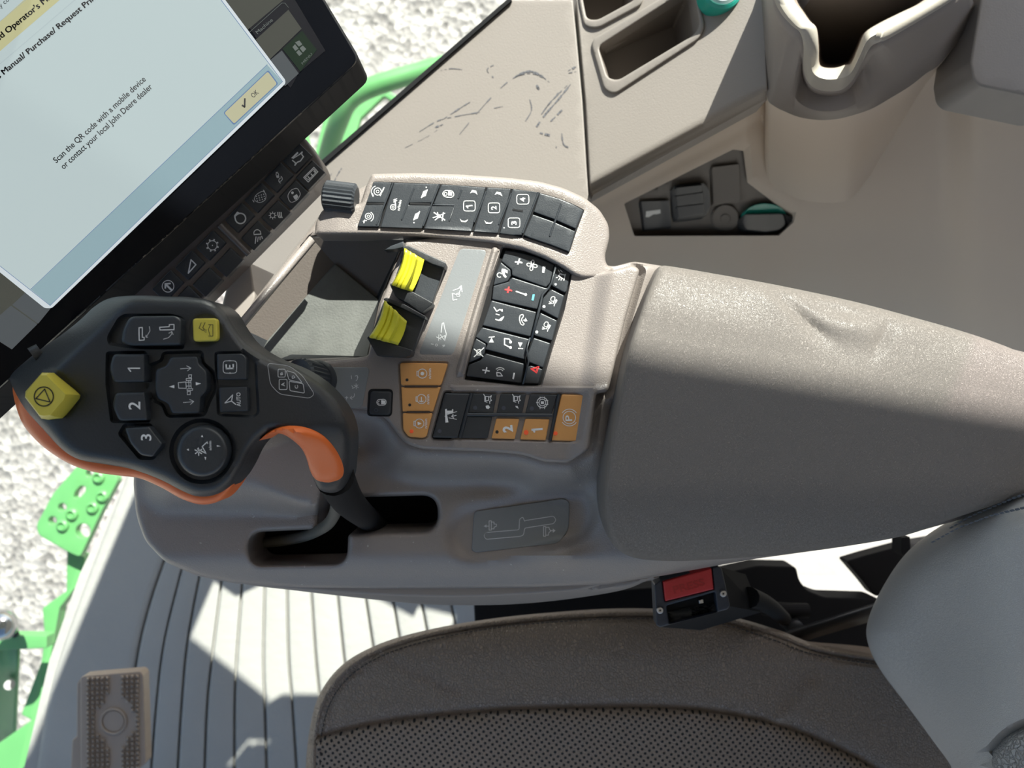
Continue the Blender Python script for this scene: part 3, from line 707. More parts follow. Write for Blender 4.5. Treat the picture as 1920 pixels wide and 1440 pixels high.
tube('recline_shaft', [(1430, 1140, .42), (1480, 1144, .42), (1515, 1145, .42)], .008, m_frame, seat, 12, smooth=0)
c = W1(1485, 1172, .42); lathe('adjuster_knob', c, [(.009, -.02), (.009, .012), (.006, .014)], m_black, seat, 20)
# ------------------------------------------------------------------ belt buckle
zb = Z(1140, 980, 3.0968)
bkl = thing('seat_belt_buckle', 'black seat belt buckle with red press button between armrest and seat cushion', 'buckle', W1(1320, 1130, .55))
face = zb([(268, 360), (310, 335), (640, 252), (660, 265), (708, 480), (695, 503), (300, 608), (280, 595)])
zbf = const(.66)
slab('housing', rc(face, 3), zbf, .012, M('buckle_black', (.028, .033, .045), .42, .2, 900), bkl, r=3, grid=14,
     holes=[rc(zb([(338, 482), (622, 402), (635, 520), (355, 590)]), 3), rc(zb([(314, 338), (604, 260), (617, 388), (330, 460)]), 2)])
A_ = [(x, y, .650) for x, y in zb([(270, 362), (645, 255), (708, 485), (300, 606)])]
B_ = [(x, y, .60) for x, y in zb([(420, 340), (800, 300), (890, 520), (540, 625)])]
strip('rear_housing', A_, B_, m_frame, bkl, 1, closed=True, cap=True)
slab('button_well', zb([(310, 330), (640, 252), (700, 480), (300, 600)]), const(.652), .004, m_frame, bkl)
slab('release_button', rc(zb([(320, 342), (600, 264), (613, 386), (332, 456)]), 2), const(.662), .012, m_redb, bkl, r=2.5, grid=12)
mark('press_lettering', T('PRESS', (385, 412), (565, 362), 42, .02), const(.662), M('red_letter', (.42, .02, .02), .3), bkl, zb)
slab('latch_slot', rc(zb([(345, 520), (620, 470), (632, 520), (356, 588)]), 1.5), const(.6545), .004, M('felt', (.02, .02, .018), .9, .6, 500), bkl, grid=14)
slab('latch', zb([(527, 450), (553, 446), (555, 466), (530, 470)]), const(.656), .004, m_steel, bkl)
for q in ((670, 413), (303, 510)):
    sq = slab('screw', circ(*zb.p(*q), 6.2, 16), const(.6625), .004, m_steel, bkl, r=1.5, grid=4)
    mark('screw_recess', [[(zb.p(*q)[0]+(2.6 if k % 2 else 1.6)*math.cos(k*math.pi/6), zb.p(*q)[1]+(2.6 if k % 2 else 1.6)*math.sin(k*math.pi/6)) for k in range(12)]], const(.6625), m_ink, sq)
tube('webbing_boot', [(1405, 1120, .615), (1440, 1135, .57), (1470, 1160, .50)], [.009, .008, .007], m_frame, bkl, 12)
# ------------------------------------------------------------------ armrest console
Z2 = Z(640, 300, 3.5556); Z3 = Z(640, 640, 3.5556); Z6 = Z(400, 420, 4); Z8 = Z(440, 780, 4.174)
Zc = Z(860, 460, 8); Za = Z(680, 330, 8.727)
con = thing('armrest_console', 'taupe armrest console with keypads, orange keys and padded leather armrest beside the seat', 'console', W1(900, 800, .40))
binh = [(583, 445), (757, 450), (710, 568), (688, 668), (520, 675), (415, 675), (445, 612)]
gate = rc([(658, 933), (821, 928), (821, 997), (653, 1000), (651, 1057), (467, 1061), (467, 998), (596, 992), (601, 930), (606, 912), (651, 912)],
          [8, 33, 33, 10, 28, 30, 28, 2, 2, 2, 6], 9)
shell = [(250, 905), (252, 880), (270, 862), (330, 800), (430, 640), (475, 565), (583, 425), (605, 395), (690, 345), (860, 345), (1050, 380), (1130, 440), (1128, 495), (1150, 500), (1188, 490), (1232, 497), (1320, 512),
         (1600, 565), (1800, 620), (1960, 690), (1960, 930), (1700, 1002), (1560, 1028), (1400, 1050), (1250, 1078), (1140, 1096), (1000, 1103), (880, 1105), (700, 1106), (560, 1103), (440, 1094), (370, 1080), (310, 1054), (272, 1015), (255, 965)]
shell = rc(shell, [12, 10, 10, 2, 2, 2, 4, 4, 4, 4, 4, 10, 8, 8, 8, 4]+[4]*16+[14, 18, 18], 5)
deck = rc([(600, 678), (660, 672), (690, 667), (707, 600), (712, 572), (760, 452), (850, 440), (1000, 455), (1085, 505), (1128, 512), (1186, 497), (1200, 505), (1172, 600), (1140, 735), (1118, 738), (1106, 842), (1064, 868), (1020, 866), (980, 852), (900, 846), (790, 842), (760, 832), (742, 810), (722, 782), (690, 768), (640, 764), (590, 762)],
          [4, 3, 4, 3, 3, 4, 10, 20, 10, 8, 12, 8, 4, 8, 6, 10, 4, 8, 30, 10, 14, 14, 14, 18, 14, 6, 4])
hump = rc([(262, 900), (300, 850), (380, 812), (470, 795), (600, 795), (606, 930), (600, 955), (560, 962), (440, 965), (300, 962), (268, 935)], 14)
def zshell(x, y):
    x = np.asarray(x, float); y = np.asarray(y, float)
    z = np.full(x.shape, .712)
    # valley between the deck and the gate
    dd = sd(deck, x, y); z = z+.026*sm(1+dd/75.)
    # raised block under the lever head
    hh = sd(hump, x, y); z = z+.028*sm((hh+10)/np.interp(x, [470, 600], [80., 16.]))
    # recess with the gate diagram
    pl = lined([(890, 1000), (1066, 965)], x, y)
    z = z-.006*(1-sm((pl-36)/26))
    z = z+.007*np.exp(-(((x-1050)/50)**2+((y-1042)/20)**2))
    # rise to the armrest on the right
    z = z+.010*sm((x-1080)/70.)*sm(-dd/16.)*sm((1040-y)/160.+.4)
    # crown and fall towards the lower edge
    z = z-.020*sm((y-1035)/75.)-.014*sm((x-1500)/500)*0
    z = z-.03*sm((y-1035)/60.)*sm((x-1180)/200)
    z = z+.004*np.exp(-(((x-700)/60)**2+((y-865)/22)**2))-.005*np.exp(-(((x-930)/60)**2+((y-900)/26)**2))
    return z
slab('console_shell', shell, zshell, .035, m_taupe, con, r=9, grid=9, holes=[gate, binh], rh=.006, feat=[(deck, (-18, -13, -8, -4, 0, 4), True), ([(606, 800), (606, 930), (600, 955), (560, 962), (440, 965)], (-16, -8, -3, 2, 7, 12), False)])
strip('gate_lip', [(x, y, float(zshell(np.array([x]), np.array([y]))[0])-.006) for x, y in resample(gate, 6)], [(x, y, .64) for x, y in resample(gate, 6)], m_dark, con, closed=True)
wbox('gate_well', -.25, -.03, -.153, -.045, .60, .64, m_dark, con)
# lower side skirt catching light from the floor
slab('side_skirt', cr([(400, 1075), (450, 1094), (560, 1108), (680, 1122), (780, 1132), (860, 1135), (960, 1133), (1060, 1124), (1160, 1108), (1205, 1092), (1215, 1078), (900, 1078), (500, 1078)], 5), lambda x, y: .680-.0*x-.040*sm((y-1098)/40.), .035, m_taupe2, con, r=10, grid=20, rh=.008)
slab('side_skirt', cr([(400, 1080), (440, 1092), (520, 1102), (700, 1116), (860, 1120), (1000, 1114), (1100, 1104), (1110, 1080), (600, 1078)], 5), const(.690), .012, m_taupe2, con, r=6, grid=20)
# pedestal carrying the console
slab('pedestal', rc([(1150, 800), (1500, 760), (1700, 900), (1500, 1000), (1150, 1020)], 20), const(.66), .25, m_frame, con, grid=120)
ZD = .747
deckf0 = plane(ZD, -.01, .02, 900, 650)
ctr = rc(Z2([(1075, 585), (1110, 585), (1230, 610), (1330, 640), (1430, 690), (1535, 748), (1480, 1005), (1400, 1262), (1330, 1505), (1192, 1505), (820, 1465), (870, 1240), (990, 820)]), [2, 2, 6, 6, 6, 4, 4, 4, 3, 3, 3, 3, 3])
decal1 = rc(Z2([(790, 588), (972, 600), (745, 1302), (512, 1297)]), [9, 9, 9, 9])
ocl = rc(Z3([(383, 138), (718, 142), (572, 640), (540, 650), (445, 640), (405, 590)]), [6, 6, 6, 4, 10, 10])
keyrow = rc(Z3([(685, 335), (1640, 350), (1588, 672), (600, 650)]), [5, 7, 9, 7])
def zdeck(x, y):
    z = deckf0(x, y)
    # recesses
    for poly, dp, w in ((decal1, .0012, 3), (ocl, .0016, 2.5), (keyrow, .0022, 3), (ctr, .006, 2)):
        z = z-dp*sm((sd(poly, x, y)+w)/(2*w))
    # raised rounded rail left of the centre keypad
    z = z+.0035*(1-sm((lined([(928, 470), (905, 545), (880, 630), (861, 700)], x, y)-3)/4.))
    # sloping shoulder to the right of the centre keypad
    z = z+.006*sm((x-(1112-(y-520)*.16))/40.)
    # step line above the key row
    s = (y-(724+(x-900)*.008)); z = z+.0022*sm(s/4.+.5)*sm((x-842)/12.)
    z = z+.0016*sm((sd(rc([(560, 684), (715, 682), (738, 700), (742, 740), (748, 790), (765, 824), (800, 832), (700, 776), (560, 776)], 14), x, y))/4.)*0
    return z
slab('control_deck', deck, zdeck, .02, m_taupe, con, r=6, grid=6, rh=.004, feat=[(ctr, (-2.2, 2.2), True), (decal1, (-3, 3), True), (ocl, (-2.5, 2.5), True), (keyrow, (-3, 3), True), ([(928, 470), (905, 545), (880, 630), (861, 700)], (-7, -4.5, -2, 0, 2, 4.5, 7), False), ([(842, 723.5), (1112, 725.7)], (-2, 0, 2), False)])
# bin
ribf = lambda p: (p[0], p[1], .742)
bf = [(630, 498), (704, 560), (704, 575), (658, 672), (526, 664), (490, 672), (505, 640)]
rimz = [(x, y, float(zshell(np.array([x]), np.array([y]))[0])) for x, y in binh]
flz = [(x, y, .708) for x, y in bf]
def wallp(name, i0, i1, mat):
    strip(name, [rimz[i % 7] for i in range(i0, i1+1)], [flz[i % 7] for i in range(i0, i1+1)], mat, con, 1, ang=20)
wallp('bin_wall', 6, 7, m_pitb); wallp('bin_wall', 0, 1, m_pitb); wallp('bin_wall', 1, 6, m_black)
slab('bin_floor', rc([(628, 494), (720, 570), (690, 680), (480, 680), (500, 640)], 4), const(.712), .006, m_pit, con, r=3, grid=14)
strip('bin_ledge', [(583, 444, .752), (440, 614, .752), (420, 650, .752)], [(590, 452, .752), (452, 618, .752), (430, 660, .752)], m_taupe, con, 1, thick=.006)
# arched keypad housing
ZA = .7535
arch = [(590, 440), (592, 418), (603, 396), (618, 386), (648, 384), (676, 382), (686, 350), (697, 326), (780, 324.5), (860, 327), (949, 333), (1010, 340), (1055, 352), (1095, 370), (1124, 393), (1141, 421), (1143, 446), (1134, 480), (1137, 497), (1150, 503), (1140, 522), (1092, 521), (1075, 515), (1056, 502), (1020, 483), (977, 466.5), (921, 455), (851, 448), (780, 443), (696, 440.5)]
arch = rc(arch, [4, 6, 6, 5, 4, 6, 4, 6]+[10]*9+[8, 8, 6, 4, 6]+[8]*8)
pad_out = rc(Z2([(215, 143), (340, 148), (500, 153), (660, 160), (800, 170), (960, 180), (1150, 192), (1320, 216), (1450, 255), (1540, 290), (1622, 333), (1568, 475), (1520, 620), (1400, 572), (1250, 522), (1150, 502), (1050, 490), (880, 474), (700, 462), (400, 452), (105, 447), (165, 290)]), [3, 8, 8, 8, 8, 8, 8, 8, 8, 8, 3, 2, 3, 8, 8, 8, 8, 8, 8, 8, 3, 2])
zarch0 = plane(ZA, .0, .015, 850, 390)
def zarch(x, y):
    x = np.asarray(x, float)
    z = zarch0(x, y)-.010*sm((x-1060)/110.)-.004*sm((640-x)/60)
    return z-.001*sm((sd(pad_out, x, y)+2)/4.)
slab('arch_housing', arch, zarch, .022, m_taupe, con, r=7, grid=6, rh=.004)
m_keyd = m_key
slab('keypad_base', pad_out, add(zarch, .0012), .003, m_frame, con, grid=20)
def key(nm, poly, zf, h, mat=None, r=1.6, cr_=2.0, t=.004, parent=None):
    return slab(nm, rc(poly, cr_), add(zf, h), t, mat or m_key, parent or con, r=r, grid=12)
zk2 = add(zarch, .0034)
def ak(poly): return key('keypad_key', Z2(poly), zarch, .0034)
k1 = ak([(215, 146), (335, 151), (296, 286), (167, 283)]); mark('key_symbol', C(242, 210, 24, 5)+C(242, 210, 9, 4.5)+A(240, 212, 40, 150, 250, 4.5)+L([(205, 225), (212, 240)], 9)+T('n/min', (262, 240), (290, 185), 14, .01), zk2, m_white, k1, Z2)
k2 = ak([(163, 298), (292, 296), (250, 445), (110, 443)]); mark('key_symbol', C(180, 375, 20, 5)+C(180, 375, 8, 4.5)+A(180, 378, 34, -60, 60, 4.5)+L([(155, 400), (150, 420)], 6)+L([(145, 408), (168, 404)], 5), zk2, m_white, k2, Z2)
k3 = ak([(350, 152), (650, 162), (628, 240), (610, 286), (452, 286), (448, 300), (598, 302), (540, 455), (262, 447)])
mark('key_symbol', C(345, 315, 18, 5)+C(345, 315, 7, 5)+L([(362, 305), (356, 262)], 7)+L([(348, 268), (370, 258)], 5)+L([(348, 280), (370, 270)], 5)+T('n/min', (388, 338), (402, 268), 18, .015), zk2, m_white, k3, Z2)
hat = lambda cx, cy: sum([L([(cx+i*8-10, cy+18-i*4), (cx+i*8+4, cy-22-i*4)], 6) for i in range(4)], [])
mark('key_symbol', hat(545, 232)+D(535, 250, 5, 5)+D(566, 182, 5, 5)+hat(492, 382)+D(520, 345, 5, 5)+D(484, 418, 5, 5), zk2, m_white, k3, Z2)
k6 = ak([(667, 164), (800, 172), (962, 184), (945, 245), (880, 428), (868, 474), (555, 456), (600, 310), (640, 300), (615, 292)])
mark('key_symbol', L(rc([(672, 225), (690, 202), (742, 206), (752, 235), (735, 250), (690, 246)], 14), 6, True)+C(695, 226, 10, 5)+P((712, 210), (738, 214), (738, 238), (712, 236))+RR(815, 272, 892, 340, 16, 4.5)+L([(832, 308), (872, 304)], 8)+L([(834, 308), (844, 320)], 7)+P((858, 222), (872, 200), (898, 204), (908, 232), (890, 218), (872, 216))+P((790, 390), (802, 404), (824, 406), (846, 396), (832, 414), (800, 412)), zk2, m_white, k6, Z2)
mark('key_symbol', L([(612, 385), (650, 372), (690, 355)], 6)+L([(618, 350), (690, 400)], 7)+L([(625, 400), (650, 380), (640, 350)], 6)+L([(680, 350), (672, 405)], 6)+D(650, 375, 13), zk2, m_white, k6, Z2)
k8 = ak([(972, 184), (1130, 193), (1105, 290), (1060, 425), (1044, 487), (882, 475), (900, 420)])
mark('key_symbol', RR(980, 286, 1056, 352, 16, 4.5)+T('2', (1034, 330), (1032, 306), 34, .02)+P((1022, 232), (1036, 212), (1062, 216), (1074, 242), (1054, 230), (1038, 226))+P((952, 400), (966, 414), (990, 418), (1010, 410), (996, 426), (964, 424)), zk2, m_white, k8, Z2)
k9 = ak([(1142, 194), (1308, 215), (1278, 330), (1205, 500), (1150, 500), (1056, 488), (1075, 420)])
mark('key_symbol', RR(1170, 230, 1250, 294, 16, 4.5)+T('4', (1228, 276), (1224, 248), 34, .02)+RR(1112, 386, 1190, 450, 16, 4.5)+T('3', (1168, 432), (1166, 406), 34, .02)+D(1085, 452, 5, 5), zk2, m_white, k9, Z2)
ak([(1322, 220), (1450, 258), (1540, 294), (1614, 336), (1562, 458), (1412, 392), (1282, 346)])
ak([(1275, 362), (1405, 408), (1560, 476), (1518, 612), (1400, 566), (1250, 516), (1215, 500)])
for pl, w in [([(345, 152), (235, 430)], 9), ([(485, 188), (402, 398)], 8), ([(655, 160), (545, 440)], 9), ([(612, 300), (757, 302), (720, 406)], 8), ([(802, 200), (780, 256)], 9), ([(965, 210), (885, 415)], 9), ([(1134, 222), (1050, 430)], 9), ([(1315, 216), (1208, 488)], 10), ([(1466, 292), (1390, 507)], 10)]:
    q = [Z2.p(*p) for p in pl]
    tube('divider_ridge', [(x, y, float(zk2(np.array([x]), np.array([y]))[0])) for x, y in q], w/3.5556/2/F*(H-ZA)*1.4, m_key, con, 8, smooth=0)
for pl in ([(170, 290), (285, 291)], [(460, 291), (590, 294)], [(1145, 330), (1208, 340)]):
    mark('key_gap', L(pl, 11), zk2, m_dark, con, Z2, .0003)
# thumb wheel left of the arch
c = W1(643, 367, .752)
lathe('thumb_wheel', c+Vector((-.0125, .0, 0)), [(.008, 0), (.0105, .0015), (.0105, .0205), (.008, .022)], m_key, con, 48, axis=(1, -.12, .0), ridges=1, rd=.0009, ang=15)
# ---- left lever block: two yellow paddles in black cups
def lever(nm, pad, side_f, drop):
    pass
def paddle(top, back, cheekA, cheekB, well, zt):
    """top: yellow paddle outline (tl, tr, br, bl)"""
    b = slab('lever_cup', rc(well, 6), const(zt-.012), .012, M_cup, con, r=2, grid=12)
    for ch in (cheekA, cheekB):
        slab('lever_cheek', rc(ch, 3), const(zt-.004), .026, m_black, con, r=1.5, grid=10)
M_cup = m_key
paddle(None, None, Z6([(1420, 165), (1470, 165), (1745, 290), (1735, 330), (1640, 300), (1500, 225), (1420, 185)]), Z6([(1322, 452), (1340, 442), (1500, 510), (1645, 590), (1640, 606), (1560, 668), (1465, 600), (1365, 545)]),
       Z6([(1440, 180), (1745, 300), (1640, 600), (1345, 460)]), .768)
paddle(None, None, Z6([(1272, 562), (1300, 552), (1440, 605), (1592, 690), (1588, 715), (1500, 672), (1400, 625), (1290, 580)]), Z6([(1150, 850), (1175, 838), (1330, 895), (1490, 945), (1480, 985), (1440, 1000), (1230, 990)]),
       Z6([(1280, 575), (1590, 705), (1490, 975), (1170, 870)]), .768)
def yel(top, tz, mat):
    """curved yellow paddle: ridge strip rows across from a(left edge) to b(right edge)"""
    la, lb, ra, rb = top   # left edge start/end, right edge start/end (px)
    rows = []
    prof = [(0, -.018), (.0, -.004), (.06, 0), (.2, -.0012), (.24, -.0022), (.28, -.0012), (.38, -.0016), (.42, -.0026), (.46, -.0016), (.62, -.001), (.70, -.004), (.72, -.010), (1.0, -.012), (1.0, -.022)]
    N = 9
    for t, dz in prof:
        r_ = []
        for k in range(N):
            s = k/(N-1); bow = -math.sin(s*math.pi)*.0
            a = (la[0]+(lb[0]-la[0])*s, la[1]+(lb[1]-la[1])*s); b = (ra[0]+(rb[0]-ra[0])*s, ra[1]+(rb[1]-ra[1])*s)
            sag = math.sin(s*math.pi)*5
            r_.append((a[0]+(b[0]-a[0])*t+sag*(1-t*.4)*.9, a[1]+(b[1]-a[1])*t+sag*.35*(1-t), tz+dz-math.sin(s*math.pi)*.0015))
        rows.append(r_)
    o = grid_mesh('lever_paddle', rows, mat, con, ang=30); md = o.modifiers.new('solid', 'SOLIDIFY'); md.thickness = .0012
yel((Z6.p(1432, 182), Z6.p(1335, 455), Z6.p(1582, 268), Z6.p(1490, 510)), .776, m_yellow2)
yel((Z6.p(1282, 575), Z6.p(1168, 848), Z6.p(1452, 728), Z6.p(1385, 908)), .776, m_yellow2)
slab('rear_cover', Z6([(1285, 195), (1330, 165), (1425, 130), (1425, 175), (1360, 190)]), const(.760), .01, m_key, con, r=1.5, grid=10)
# ---- decals on the deck
slab('decal_plate', decal1, lambda x, y: deckf0(x, y)-.0006, .001, m_decal, con, r=1.2, grid=10)
mark('decal_symbol', L([(745, 870), (800, 850), (780, 900), (740, 890), (745, 935), (770, 930)], 5)+C(778, 900, 12, 5)+L([(785, 850), (800, 838), (805, 880)], 5)+L([(650, 1190), (690, 1170), (690, 1205), (660, 1165)], 5)+L([(635, 1180), (665, 1195)], 5)+L([(650, 1165), (648, 1205)], 4)+L([(665, 1150), (672, 1090), (682, 1085), (688, 1120), (700, 1160), (690, 1200)], 5)+L([(598, 1226), (614, 1229)], 4)+C(634, 1234, 7, 4)+T('R', (672, 1236), (676, 1250), 18, .01), lambda x, y: deckf0(x, y)-.0006, m_grey, con, Z2)
decal2 = rc(Z3([(-160, 172), (176, 172), (186, 195), (140, 432), (108, 446), (-200, 440)]), [6, 4, 6, 10, 6, 4])
slab('decal_plate', decal2, add(deckf0, .0006), .001, m_decal, con, r=1.2, grid=12)
mark('decal_symbol', A(88, 245, 20, -30, 60, 4)+L([(92, 232), (104, 226), (112, 240)], 4)+L([(66, 228), (68, 250)], 4)+L([(98, 282), (100, 318)], 4)+L([(84, 292), (114, 308)], 4)+L([(84, 310), (112, 290)], 4)+L([(70, 296), (80, 312), (72, 314)], 4)+A(68, 356, 20, -20, 90, 4)+L([(70, 365), (58, 378), (72, 386)], 4)+L([(26, 374), (44, 376)], 4)+L([(36, 366), (34, 386)], 4), add(deckf0, .0006), m_grey, con, Z3)
# lock key
lkf = add(deckf0, .0015)
slab('lock_key_bezel', rc(Z3([(180, 316), (346, 318), (338, 502), (170, 500)]), 9), add(deckf0, .0006), .002, m_frame, con, r=1.2, grid=12)
kl = slab('lock_key', rc(Z3([(196, 332), (336, 334), (328, 490), (186, 488)]), 7), lkf, .003, m_key, con, r=2, grid=10)
mark('key_symbol', L(rc([(234, 408), (244, 388), (290, 386), (302, 404), (292, 424), (246, 426)], 10), 5, True)+P((266, 392), (294, 396), (294, 418), (266, 420))+A(254, 408, 10, 90, 270, 4), lkf, m_white, kl, Z3)
mark('indicator_dot', C(232, 458, 11, 4, 12), lkf, M('led_off', (.06, .07, .09), .3), kl, Z3)
m_ledoff = bpy.data.materials['led_off']
# orange cluster
okf = lambda x, y: deckf0(x, y)+.0012
rot = lambda cx, cy, s, pts: [(cx+a*s, cy+b*s) for a, b in pts]
eng = lambda cx, cy, s: L(rot(cx, cy, s, [(-38, -16), (-28, -16), (-28, 16), (-38, 16)]), 4.5, True)+A(cx, cy, 32*s, -140, 140, 5, 16)+L(rot(cx, cy, s, [(-28, -14), (-20, -24)]), 4.5)+L(rot(cx, cy, s, [(-28, 14), (-20, 24)]), 4.5)
def led(cx, cy, par, zf, on, Zz, r_=10):
    if on: slab('indicator_light', circ(*Zz.p(cx, cy), (r_+2)/Zz.k, 14), add(zf, .0006), .001, m_led, par, r=1, grid=4)
    else: mark('indicator_dot', D(cx, cy, r_)+[], zf, m_ink if 1 else m_ledoff, par, Zz)
o1 = key('orange_key', Z3([(390, 143), (712, 147), (665, 296), (398, 296)]), okf, 0, m_okey, 2, 5); mark('key_symbol', eng(540, 215, .95)+D(540, 215, 12)+T('n/min', (598, 248), (598, 182), 18, .015), okf, m_white, o1, Z3); led(438, 257, o1, okf, 0, Z3)
o2_ = key('orange_key', Z3([(399, 306), (662, 306), (612, 468), (408, 468)]), okf, 0, m_okey, 2, 2); mark('key_symbol', eng(534, 385, .95)+L([(522, 398), (534, 404), (546, 398)], 6)+L([(534, 372), (534, 404)], 6)+T('n/min', (586, 420), (586, 354), 18, .015), okf, m_white, o2_, Z3); led(456, 424, o2_, okf, 0, Z3)
o3_ = key('orange_key', Z3([(409, 478), (609, 478), (568, 636), (540, 645), (448, 636), (412, 590)]), okf, 0, m_okey, 2, 4); mark('key_symbol', eng(520, 548, .95)+P((508, 536), (536, 548), (510, 560))+T('n/min', (572, 580), (572, 516), 18, .015), okf, m_white, o3_, Z3); led(468, 600, o3_, okf, 1, Z3, 11)
mark('key_gap', L([(425, 301), (638, 301)], 14)+L([(440, 471), (585, 471)], 14), okf, M('slit', (.05, .03, .02), .7), con, Z3, .0004)
# key row
krf = lambda x, y: deckf0(x, y)+.0022
slab('key_row_base', keyrow, add(krf, -.003), .001, m_frame, con, grid=30)
kt = key('tractor_key', Z3([(692, 345), (860, 348), (778, 645), (608, 640)]), krf, .0003, None, 3, 3)
mark('key_symbol', P((692, 452), (704, 450), (704, 462), (738, 462), (738, 452), (746, 452), (746, 476), (738, 482), (704, 484), (714, 540), (694, 542))+L([(712, 486), (770, 468)], 4)+L([(716, 510), (768, 520)], 4)+L([(736, 500), (766, 494)], 5)+L([(746, 486), (736, 500), (750, 512)], 5)+L([(690, 500), (714, 484)], 4), add(krf, .0003), m_white, kt, Z3); mark('indicator_dot', D(655, 598, 13), add(krf, .0003), m_ledoff, kt, Z3)
hv = lambda cx, cy: L([(cx-28, cy-40), (cx-20, cy-28), (cx-20, cy+8), (cx-4, cy+14)], 5)+L([(cx-14, cy-26), (cx+6, cy-24), (cx+6, cy+2), (cx-14, cy+4)], 5, True)+L([(cx+10, cy-20), (cx+24, cy-30), (cx+18, cy-8), (cx+26, cy+2), (cx+12, cy+8), (cx+14, cy+22)], 5)
kA = key('function_key', Z3([(876, 348), (1036, 350), (1012, 480), (846, 476)]), krf, 0); mark('key_symbol', hv(976, 392)+P((962, 430), (980, 425), (992, 440), (980, 452), (965, 446)), krf, m_white, kA, Z3)
kB = key('function_key', Z3([(1062, 351), (1232, 353), (1206, 482), (1034, 480)]), krf, 0); mark('key_symbol', hv(1168, 392)+P((1160, 430), (1176, 432), (1182, 450), (1164, 440)), krf, m_white, kB, Z3)
kC = key('function_key', Z3([(1258, 353), (1440, 357), (1402, 486), (1226, 482)]), krf, 0); mark('key_symbol', C(1340, 408, 22, 5)+C(1340, 408, 35, 5)+P((1330, 400), (1350, 400), (1350, 418), (1330, 418))+L([(1300, 408), (1318, 408)], 5)+L([(1362, 395), (1378, 395)], 5)+L([(1362, 420), (1378, 420)], 5)+L([(1325, 370), (1325, 385)], 4)+L([(1355, 370), (1355, 385)], 4)+L([(1325, 432), (1325, 450)], 4)+L([(1355, 432), (1355, 450)], 4), krf, m_white, kC, Z3)
for k_, q in ((kA, (892, 443)), (kB, (1082, 445)), (kC, (1270, 448))): mark('indicator_dot', D(*q, 14), krf, m_ledoff, k_, Z3)
key('function_key', Z3([(838, 500), (1006, 504), (976, 646), (800, 644)]), krf, 0)
o4 = key('orange_key', Z3([(1034, 514), (1187, 516), (1156, 652), (1000, 648)]), krf, 0, m_okey, 2, 2.5); mark('key_symbol', T('2', (1142, 602), (1136, 558), 62, .04), krf, m_white, o4, Z3); led(1038, 604, o4, krf, 0, Z3, 11)
o5 = key('orange_key', Z3([(1226, 516), (1388, 520), (1362, 660), (1192, 654)]), krf, 0, m_okey, 2, 2.5); mark('key_symbol', L([(1272, 590), (1338, 584)], 14)+L([(1276, 588), (1288, 604)], 12), krf, m_white, o5, Z3); led(1232, 608, o5, krf, 1, Z3, 14)
o6 = key('parking_brake_key', Z3([(1468, 353), (1638, 358), (1580, 667), (1394, 661)]), krf, 0, m_okey, 2.5, 4)
mark('key_symbol', C(1520, 508, 42, 5)+A(1520, 508, 56, 215, 325, 5)+A(1520, 508, 56, 35, 145, 5)+T('P', (1538, 530), (1536, 492), 44, .01), krf, m_white, o6, Z3); led(1428, 614, o6, krf, 1, Z3, 12)
for pl, w in [([(870, 345), (792, 645)], 12), ([(838, 488), (1405, 492)], 10), ([(1452, 352), (1392, 662)], 12)]:
    q = [Z3.p(*p) for p in pl]
    tube('divider_ridge', [(x, y, float(krf(np.array([x]), np.array([y]))[0])) for x, y in q], .0012, m_key, con, 8, smooth=0)
# centre keypad
zct = lambda x, y: deckf0(x, y)-.001
slab('keypad_base', ctr, add(zct, -.003), .002, m_frame, con, grid=20)
def ck(poly, Zz=Zc, nm='keypad_key'): return key(nm, Zz(poly), zct, .0, None, 2.0, 2.2)
kf = ck([(700, 78), (860, 95), (1150, 170), (1440, 290), (1380, 560), (1310, 630), (800, 450), (795, 365), (640, 240)])
mark('key_symbol', P((845, 240), (890, 240), (905, 195), (925, 200), (912, 240), (958, 250), (952, 272), (908, 262), (895, 290), (872, 286), (885, 262), (842, 258)) +
     sum([L(rc([(1100, 300), (1100+60*math.cos(a-.5), 300+60*math.sin(a-.5)), (1100+88*math.cos(a), 300+88*math.sin(a)), (1100+60*math.cos(a+.5), 300+60*math.sin(a+.5))], 22), 13, True) for a in (.2, 1.77, 3.34, 4.91)], [])+P((1258, 320), (1300, 312), (1302, 325), (1282, 415), (1252, 408)), zct, m_white, kf, Zc)
kt2 = ck([(800, 480), (1300, 640), (1345, 640), (1240, 750), (1180, 960), (500, 810), (520, 610), (750, 545)])
mark('key_symbol', L([(862, 690), (1010, 742)], 18)+D(1005, 738, 20), zct, m_white, kt2, Zc)
mark('key_symbol', P((690, 655), (735, 650), (745, 618), (765, 622), (758, 655), (802, 672), (800, 692), (755, 682), (745, 715), (722, 710), (732, 678), (688, 670)), zct, m_red, kt2, Zc)
mark('key_symbol', P((1112, 735), (1142, 735), (1122, 828), (1092, 822)), zct, m_blue, kt2, Zc)
kh = ck([(632, 250), (780, 370), (785, 460), (735, 540), (520, 600), (560, 420)], nm='seat_heat_key'); mark('key_symbol', A(612, 445, 34, 60, 330, 12)+P((650, 350), (690, 355), (735, 380), (730, 420), (700, 400), (690, 430), (720, 470), (700, 490), (670, 460), (640, 390)), zct, m_white, kh, Zc)
kp = ck([(490, 825), (1165, 1000), (1080, 1370), (360, 1200)])
mark('key_symbol', L([(530, 930), (570, 990), (620, 960), (655, 990), (650, 960)], 15)+L([(555, 1110), (600, 1125), (660, 1080), (675, 1070), (640, 1125), (590, 1125)], 15)+L([(560, 1030), (610, 1045)], 12)+L(rc([(920, 1050), (960, 1035), (975, 1060), (940, 1110), (955, 1150), (985, 1180), (965, 1200), (930, 1180), (910, 1110)], 10), 13, True)+P((965, 1120), (1000, 1110), (1000, 1085), (1030, 1135), (995, 1145)), zct, m_white, kp, Zc)
